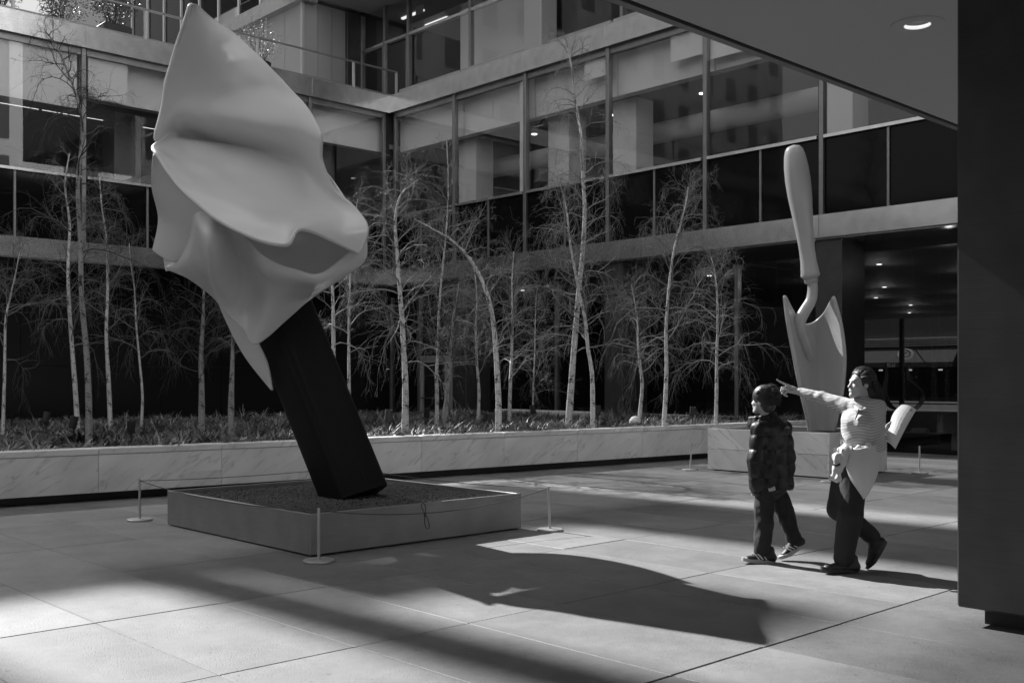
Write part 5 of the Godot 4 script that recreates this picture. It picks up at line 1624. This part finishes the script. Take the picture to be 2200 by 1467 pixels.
	shoe(t, "shoe", w.call(1846, 1228, -0.05), w.call(1768, 1228, -0.10), Vector3.UP, 1.15, shoe_b, mats["rubber"], false)
	shoe(t, "shoe", w.call(1906, 1162, 0.08), w.call(1869, 1222, 0.10), Vector3(-0.84, 0.54, 0), 1.12, shoe_b, mats["rubber"], false)
	# the sheet of paper she holds
	var tl: Vector3 = o + t.basis * w.call(1938, 869, 0.42)
	var tr: Vector3 = o + t.basis * w.call(1970, 880, 0.34)
	var bl: Vector3 = o + t.basis * w.call(1897, 945, 0.16)
	var xa := (tr - tl).normalized()
	var ya := (tl - bl); ya = (ya - xa * ya.dot(xa)).normalized()
	var pp := thing("paper", "white printed sheet of paper held out in the pointing person's left hand", "paper", tl)
	pp.basis = Basis(xa, ya, xa.cross(ya))
	var pm := M.new()
	var wd := (tr - tl).length()
	var lo2 := (tl - bl).dot(ya)
	var sh := (bl - tl).dot(xa)
	var nx := 6
	var ny := 10
	for j in ny:
		for i in nx:
			var c4 := []
			var u4 := []
			for e in [[0, 0], [1, 0], [1, 1], [0, 1]]:
				var fx: float = float(i + e[0]) / nx
				var fy: float = float(j + e[1]) / ny
				var left := sh * fy - 0.022 * sin(PI * fy * 1.6) * (1.0 if fy < 0.62 else 0.3)
				var xx := lerpf(left, wd + sh * fy * 1.05, fx)
				c4.append(Vector3(xx, -lo2 * fy * (1.0 + 0.10 * fx), 0.018 * sin(PI * fx) + 0.02 * sin(PI * fy)))
				u4.append(Vector2(fx, fy))
			pm.poly(c4, Vector3(0, -0.1, -5.0), u4)
	var pi2 := Image.create(128, 256, false, Image.FORMAT_RGB8)
	pi2.fill(Color(0.95, 0.95, 0.95))
	for k in 12:
		pi2.fill_rect(Rect2i(22, 40 + k * 13, 40 + (k * 29) % 42, 3), Color(0.80, 0.80, 0.80))
	pi2.fill_rect(Rect2i(92, 16, 16, 12), Color(0.72, 0.72, 0.72))
	var pmat := plain("paper_print", 0.93, 0.8)
	pmat.albedo_texture = ImageTexture.create_from_image(pi2)
	pmat.backlight_enabled = true; pmat.backlight = Color(0.6, 0.6, 0.6)
	part("sheet", pm.done(), pmat, pp)

func chain(h: F, pts: Array, r0: float, r1: float) -> void:
	for i in pts.size() - 1:
		h.cap(pts[i], pts[i + 1], lerpf(r0, r1, float(i) / (pts.size() - 1)), lerpf(r0, r1, float(i + 1) / (pts.size() - 1)), 0.004)

func build_boy(skin: Material, hair: Material, black: Material, shoe_b: Material, puffer: Material) -> void:
	var o := at(1640, 1208, 9.36); o.y = 0.0
	var t := thing("person", "person in a black quilted jacket and striped shoes walking away, seen from behind", "person", o, TURN)
	var tb := t.basis.transposed()
	var w := func(px: float, py: float, z := 0.0) -> Vector3: return tb * (at(px, py, 9.36 + z) - o)
	var fb := Vector3(-0.72, 0, -0.69)
	var hc: Vector3 = w.call(1640, 862, 0.0)
	var hf := Vector3(-0.72, 0.03, -0.70)
	var neck: Vector3 = w.call(1650, 904, 0.0)
	var shl: Vector3 = w.call(1634, 921, -0.10)
	var shr: Vector3 = w.call(1684, 919, 0.08)
	var ell: Vector3 = w.call(1625, 992, -0.12)
	var cul: Vector3 = w.call(1627, 1052, -0.08)
	var elr: Vector3 = w.call(1692, 985, 0.08)
	var cur: Vector3 = w.call(1692, 1042, 0.06)
	var hipl: Vector3 = w.call(1644, 1040, -0.06)
	var hipr: Vector3 = w.call(1664, 1040, 0.06)
	var knl: Vector3 = w.call(1643, 1122, -0.08)
	var anl: Vector3 = w.call(1638, 1188, -0.05)
	var knr: Vector3 = w.call(1690, 1112, 0.05)
	var anr: Vector3 = w.call(1710, 1164, 0.08)
	var m := M.new()
	var g := F.new(Vector3(-0.22, 0.03, -0.30), Vector3(0.40, 1.32, 0.30), 0.014)
	g.cap(w.call(1654, 1030, 0), w.call(1655, 930, 0), 0.10, 0.10, 0.05, fb, 1.3)
	g.cap(shl, shr, 0.045, 0.045, 0.05); g.cap(w.call(1655, 930, 0), neck, 0.07, 0.045, 0.05)
	g.cap(shl, ell, 0.038, 0.032, 0.03); g.cap(ell, cul, 0.032, 0.024, 0.02)
	g.cap(shr, elr, 0.038, 0.032, 0.03); g.cap(elr, cur, 0.032, 0.024, 0.02)
	g.cap(hipl, knl, 0.066, 0.048, 0.04); g.cap(knl, anl, 0.048, 0.034, 0.03)
	g.cap(hipr, knr, 0.066, 0.048, 0.04); g.cap(knr, anr, 0.048, 0.034, 0.03)
	g.into(m)
	head_into(m, hc, hf, 0.97, neck, 0.0045)
	for e in [[cul, ell, -1.0], [cur, elr, 1.0]]:
		# half hidden hands, fingers loosely curled
		var dn: Vector3 = (e[0] - e[1]).normalized()
		var h := F.new(e[0] - Vector3(0.09, 0.15, 0.09), e[0] + Vector3(0.09, 0.06, 0.09), 0.004)
		e[0] -= dn * 0.06
		h.cap(e[0], e[0] + dn * 0.045, 0.024, 0.028, 0.02, Vector3(0, 0, 1), 1.3)
		for k in 4:
			var b: Vector3 = e[0] + dn * 0.055 + fb * (0.026 - 0.017 * k)
			chain(h, [b, b + dn * 0.028, b + dn * 0.046 + Vector3(0.008, 0, 0.012) * e[2], b + dn * 0.05 + Vector3(0.02, 0.006, 0.018) * e[2]], 0.0085, 0.0062)
		var b2: Vector3 = e[0] + dn * 0.02 + fb * 0.03
		chain(h, [b2, b2 + fb * 0.014 + dn * 0.02, b2 + fb * 0.012 + dn * 0.045], 0.0095, 0.007)
		h.into(m)
	part("body", m.done(), skin, t)
	# hair
	var ff := hf.normalized()
	var uu := (Vector3.UP - ff * ff.y).normalized()
	var rr := ff.cross(uu)
	var hb := Basis(rr, uu, ff)
	var hm := M.new()
	g = F.new(hc - Vector3(0.2, 0.2, 0.2), hc + Vector3(0.24, 0.19, 0.2), 0.0065)
	g.ball(hc + uu * 0.046 - ff * 0.014, hb, Vector3(0.090, 0.103, 0.108), 0.02)
	g.ball(hc - uu * 0.02 - ff * 0.055, hb, Vector3(0.074, 0.085, 0.062), 0.03)
	g.ball(hc - uu * 0.098 + ff * 0.085, hb, Vector3(0.12, 0.088, 0.082), 0.012, true)
	for k in [-1.0, 1.0]: g.ball(hc - uu * 0.05 + rr * 0.085 * k + ff * 0.012, hb, Vector3(0.03, 0.05, 0.04), 0.012, true)
	g.into(hm)
	var q := RandomNumberGenerator.new(); q.seed = 61
	for i in 900:
		var a := q.randf() * TAU
		var b := q.randf_range(0.10, 2.15)
		var dr := (uu * cos(b) + (rr * cos(a) + ff * sin(a)) * sin(b)).normalized()
		if dr.dot(ff) > 0.30 and dr.dot(uu) < 0.30: continue
		if dr.dot(uu) < 0.25 and absf(dr.dot(rr)) > 0.75 and dr.dot(ff) > -0.25: continue
		var p0: Vector3 = hc + uu * 0.035 - ff * 0.018 + uu * 0.008 + dr * 0.098
		var flow := (Vector3(0.8, -0.25, 0.15) + dr * 0.25 - uu * 0.3).normalized()
		var ln := q.randf_range(0.03, 0.07)
		if p0.x > hc.x + 0.03 and q.randf() < 0.7: flow = (Vector3(1.0, q.randf_range(-0.4, 0.6), 0.1)).normalized(); ln = q.randf_range(0.03, 0.065)
		hm.tube([p0, p0 + flow * ln * 0.5 + dr * 0.006, p0 + flow * ln + Vector3(0, -0.006, 0)], [0.0050, 0.0036, 0.0006], 5)
	part("hair", hm.done(), hair, t)
	# quilted jacket
	m = M.new()
	g = F.new(Vector3(-0.24, 0.50, -0.36), Vector3(0.40, 1.36, 0.36), 0.010)
	g.cap(w.call(1656, 1036, 0), w.call(1657, 935, 0), 0.175, 0.165, 0.05, fb, 1.25)
	g.cap(w.call(1657, 935, 0), w.call(1655, 905, 0), 0.155, 0.085, 0.05, fb, 1.2)
	g.cap(shl, shr, 0.072, 0.072, 0.05)
	g.cap(shl, ell, 0.076, 0.074, 0.015); g.cap(ell, cul, 0.074, 0.060, 0.02)
	g.cap(shr, elr, 0.076, 0.074, 0.015); g.cap(elr, cur, 0.074, 0.058, 0.02)
	g.shape(func(p: Vector3) -> float:
		var y := p.y + 0.02 * p.x
		var s := absf(sin(PI * y / 0.125))
		return 0.014 * (sqrt(s) - 0.75) + 0.010 * fold.get_noise_3d(p.x * 14.0, p.y * 9.0, p.z * 14.0) + 0.008 * (1.0 - s) * fold.get_noise_3d(p.x * 45.0, p.y * 8.0, p.z * 45.0))
	g.into(m)
	part("jacket", m.done(), puffer, t)
	m = M.new()
	g = F.new(Vector3(-0.26, 1.16, -0.24), Vector3(0.24, 1.38, 0.24), 0.008)
	var cr0 := []
	for i in 13:
		var a := TAU * i / 12
		cr0.append(w.call(1642, 897, 0) + fb * (cos(a) * 0.098 + 0.03) + Vector3(0.69, 0, -0.72) * sin(a) * 0.080 + Vector3(0, -0.012 * cos(a), 0))
	for i in 12:
		g.cap(cr0[i], cr0[i + 1], 0.014, 0.014, 0.02); g.cap(cr0[i] + Vector3(0, -0.03, 0), cr0[i + 1] + Vector3(0, -0.03, 0), 0.018, 0.018, 0.02); g.cap(cr0[i] + Vector3(0, -0.06, 0), cr0[i + 1] + Vector3(0, -0.06, 0), 0.024, 0.024, 0.02)
	g.into(m)
	part("collar", m.done(), puffer, t)
	var em := M.new()
	for k in 3: em.tube([w.call(1686 + k * 2.0, 921 - k * 2, -0.125), w.call(1690 + k * 2.0, 917 - k, -0.118), w.call(1694 + k * 1.5, 921 - k, -0.10)], [0.003, 0.003, 0.003], 5)
	part("emblem", em.done(), plain("emblem", 0.2, 0.7), t)
	var hem := M.new(); hem.box(w.call(1659, 1050, -0.155), Vector3(0.062, 0.038, 0.012), Basis(Vector3(0, 0, 1), 0.25), 0.004)
	part("shirt_hem", hem.done(), plain("hem", 0.4, 0.8), t)
	# trousers
	m = M.new()
	g = F.new(Vector3(-0.20, 0.04, -0.26), Vector3(0.42, 0.86, 0.26), 0.010)
	g.cap(w.call(1655, 1030, 0), w.call(1655, 1010, 0), 0.125, 0.12, 0.05, fb, 1.2)
	g.cap(hipl, knl, 0.090, 0.076, 0.03); g.cap(knl, anl + Vector3(0, 0.03, 0), 0.076, 0.072, 0.03)
	g.cap(hipr, knr, 0.090, 0.076, 0.03); g.cap(knr, anr + (knr - anr) * 0.10, 0.076, 0.070, 0.03)
	g.shape(func(p: Vector3) -> float: return 0.016 * fold.get_noise_3d(p.x * 9.0, p.y * 5.0, p.z * 9.0) + 0.007 * fold.get_noise_3d(p.x * 18.0, p.y * 16.0, p.z * 18.0))
	g.into(m)
	part("trousers", m.done(), black, t)
	var sole := plain("sole_pale", 0.40, 0.6)
	shoe(t, "shoe", w.call(1667, 1208, -0.03), w.call(1598, 1208, -0.10), Vector3.UP, 1.05, shoe_b, sole, true)
	shoe(t, "shoe", w.call(1733, 1167, 0.07), w.call(1681, 1203, 0.05), Vector3(-0.56, 0.83, 0), 1.05, shoe_b, sole, true)

func _ready() -> void:
	var cam := Camera3D.new()
	cam.name = "camera"
	cam.projection = Camera3D.PROJECTION_FRUSTUM
	cam.near = 0.1; cam.far = 600.0
	cam.size = 0.1 * 1467.0 / FL
	cam.frustum_offset = Vector2(0, 0.1 * 84.5 / FL)
	cam.position = Vector3(0, EYE, 0); cam.rotation.y = TURN
	add_child(cam); cam.current = true
	var env := Environment.new()
	env.background_mode = Environment.BG_SKY
	var sk := ProceduralSkyMaterial.new()
	sk.sky_top_color = Color(0.90, 0.90, 0.90); sk.sky_horizon_color = Color(0.76, 0.76, 0.76); sk.sky_curve = 0.12
	sk.ground_bottom_color = Color(0.3, 0.3, 0.3); sk.ground_horizon_color = Color(0.6, 0.6, 0.6)
	sk.sun_angle_max = 0.0
	sk.sky_energy_multiplier = 0.7
	var sky := Sky.new(); sky.sky_material = sk
	env.sky = sky
	env.tonemap_mode = Environment.TONE_MAPPER_LINEAR
	env.tonemap_exposure = 2.3
	env.sdfgi_enabled = true; env.ssao_enabled = true; env.ssil_enabled = true
	var we := WorldEnvironment.new(); we.name = "world_environment"; we.environment = env; add_child(we)
	var sun := DirectionalLight3D.new(); sun.name = "sun"
	sun.light_energy = 1.6; sun.light_angular_distance = 0.5; sun.light_color = Color(1, 1, 1); sun.shadow_enabled = true
	# light travels towards -v (that is +z), a little towards +u, 39 degrees down
	var dir := Vector3(0.05, -tan(deg_to_rad(39.0)), 1.0).normalized()
	sun.basis = Basis.looking_at(dir, Vector3.UP)
	add_child(sun)
	make_materials()
	build_ground()
	build_office()
	build_city()
	build_shop()
	build_planter()
	build_trees()
	build_draped()
	build_trowel()
	build_small()
	build_people()
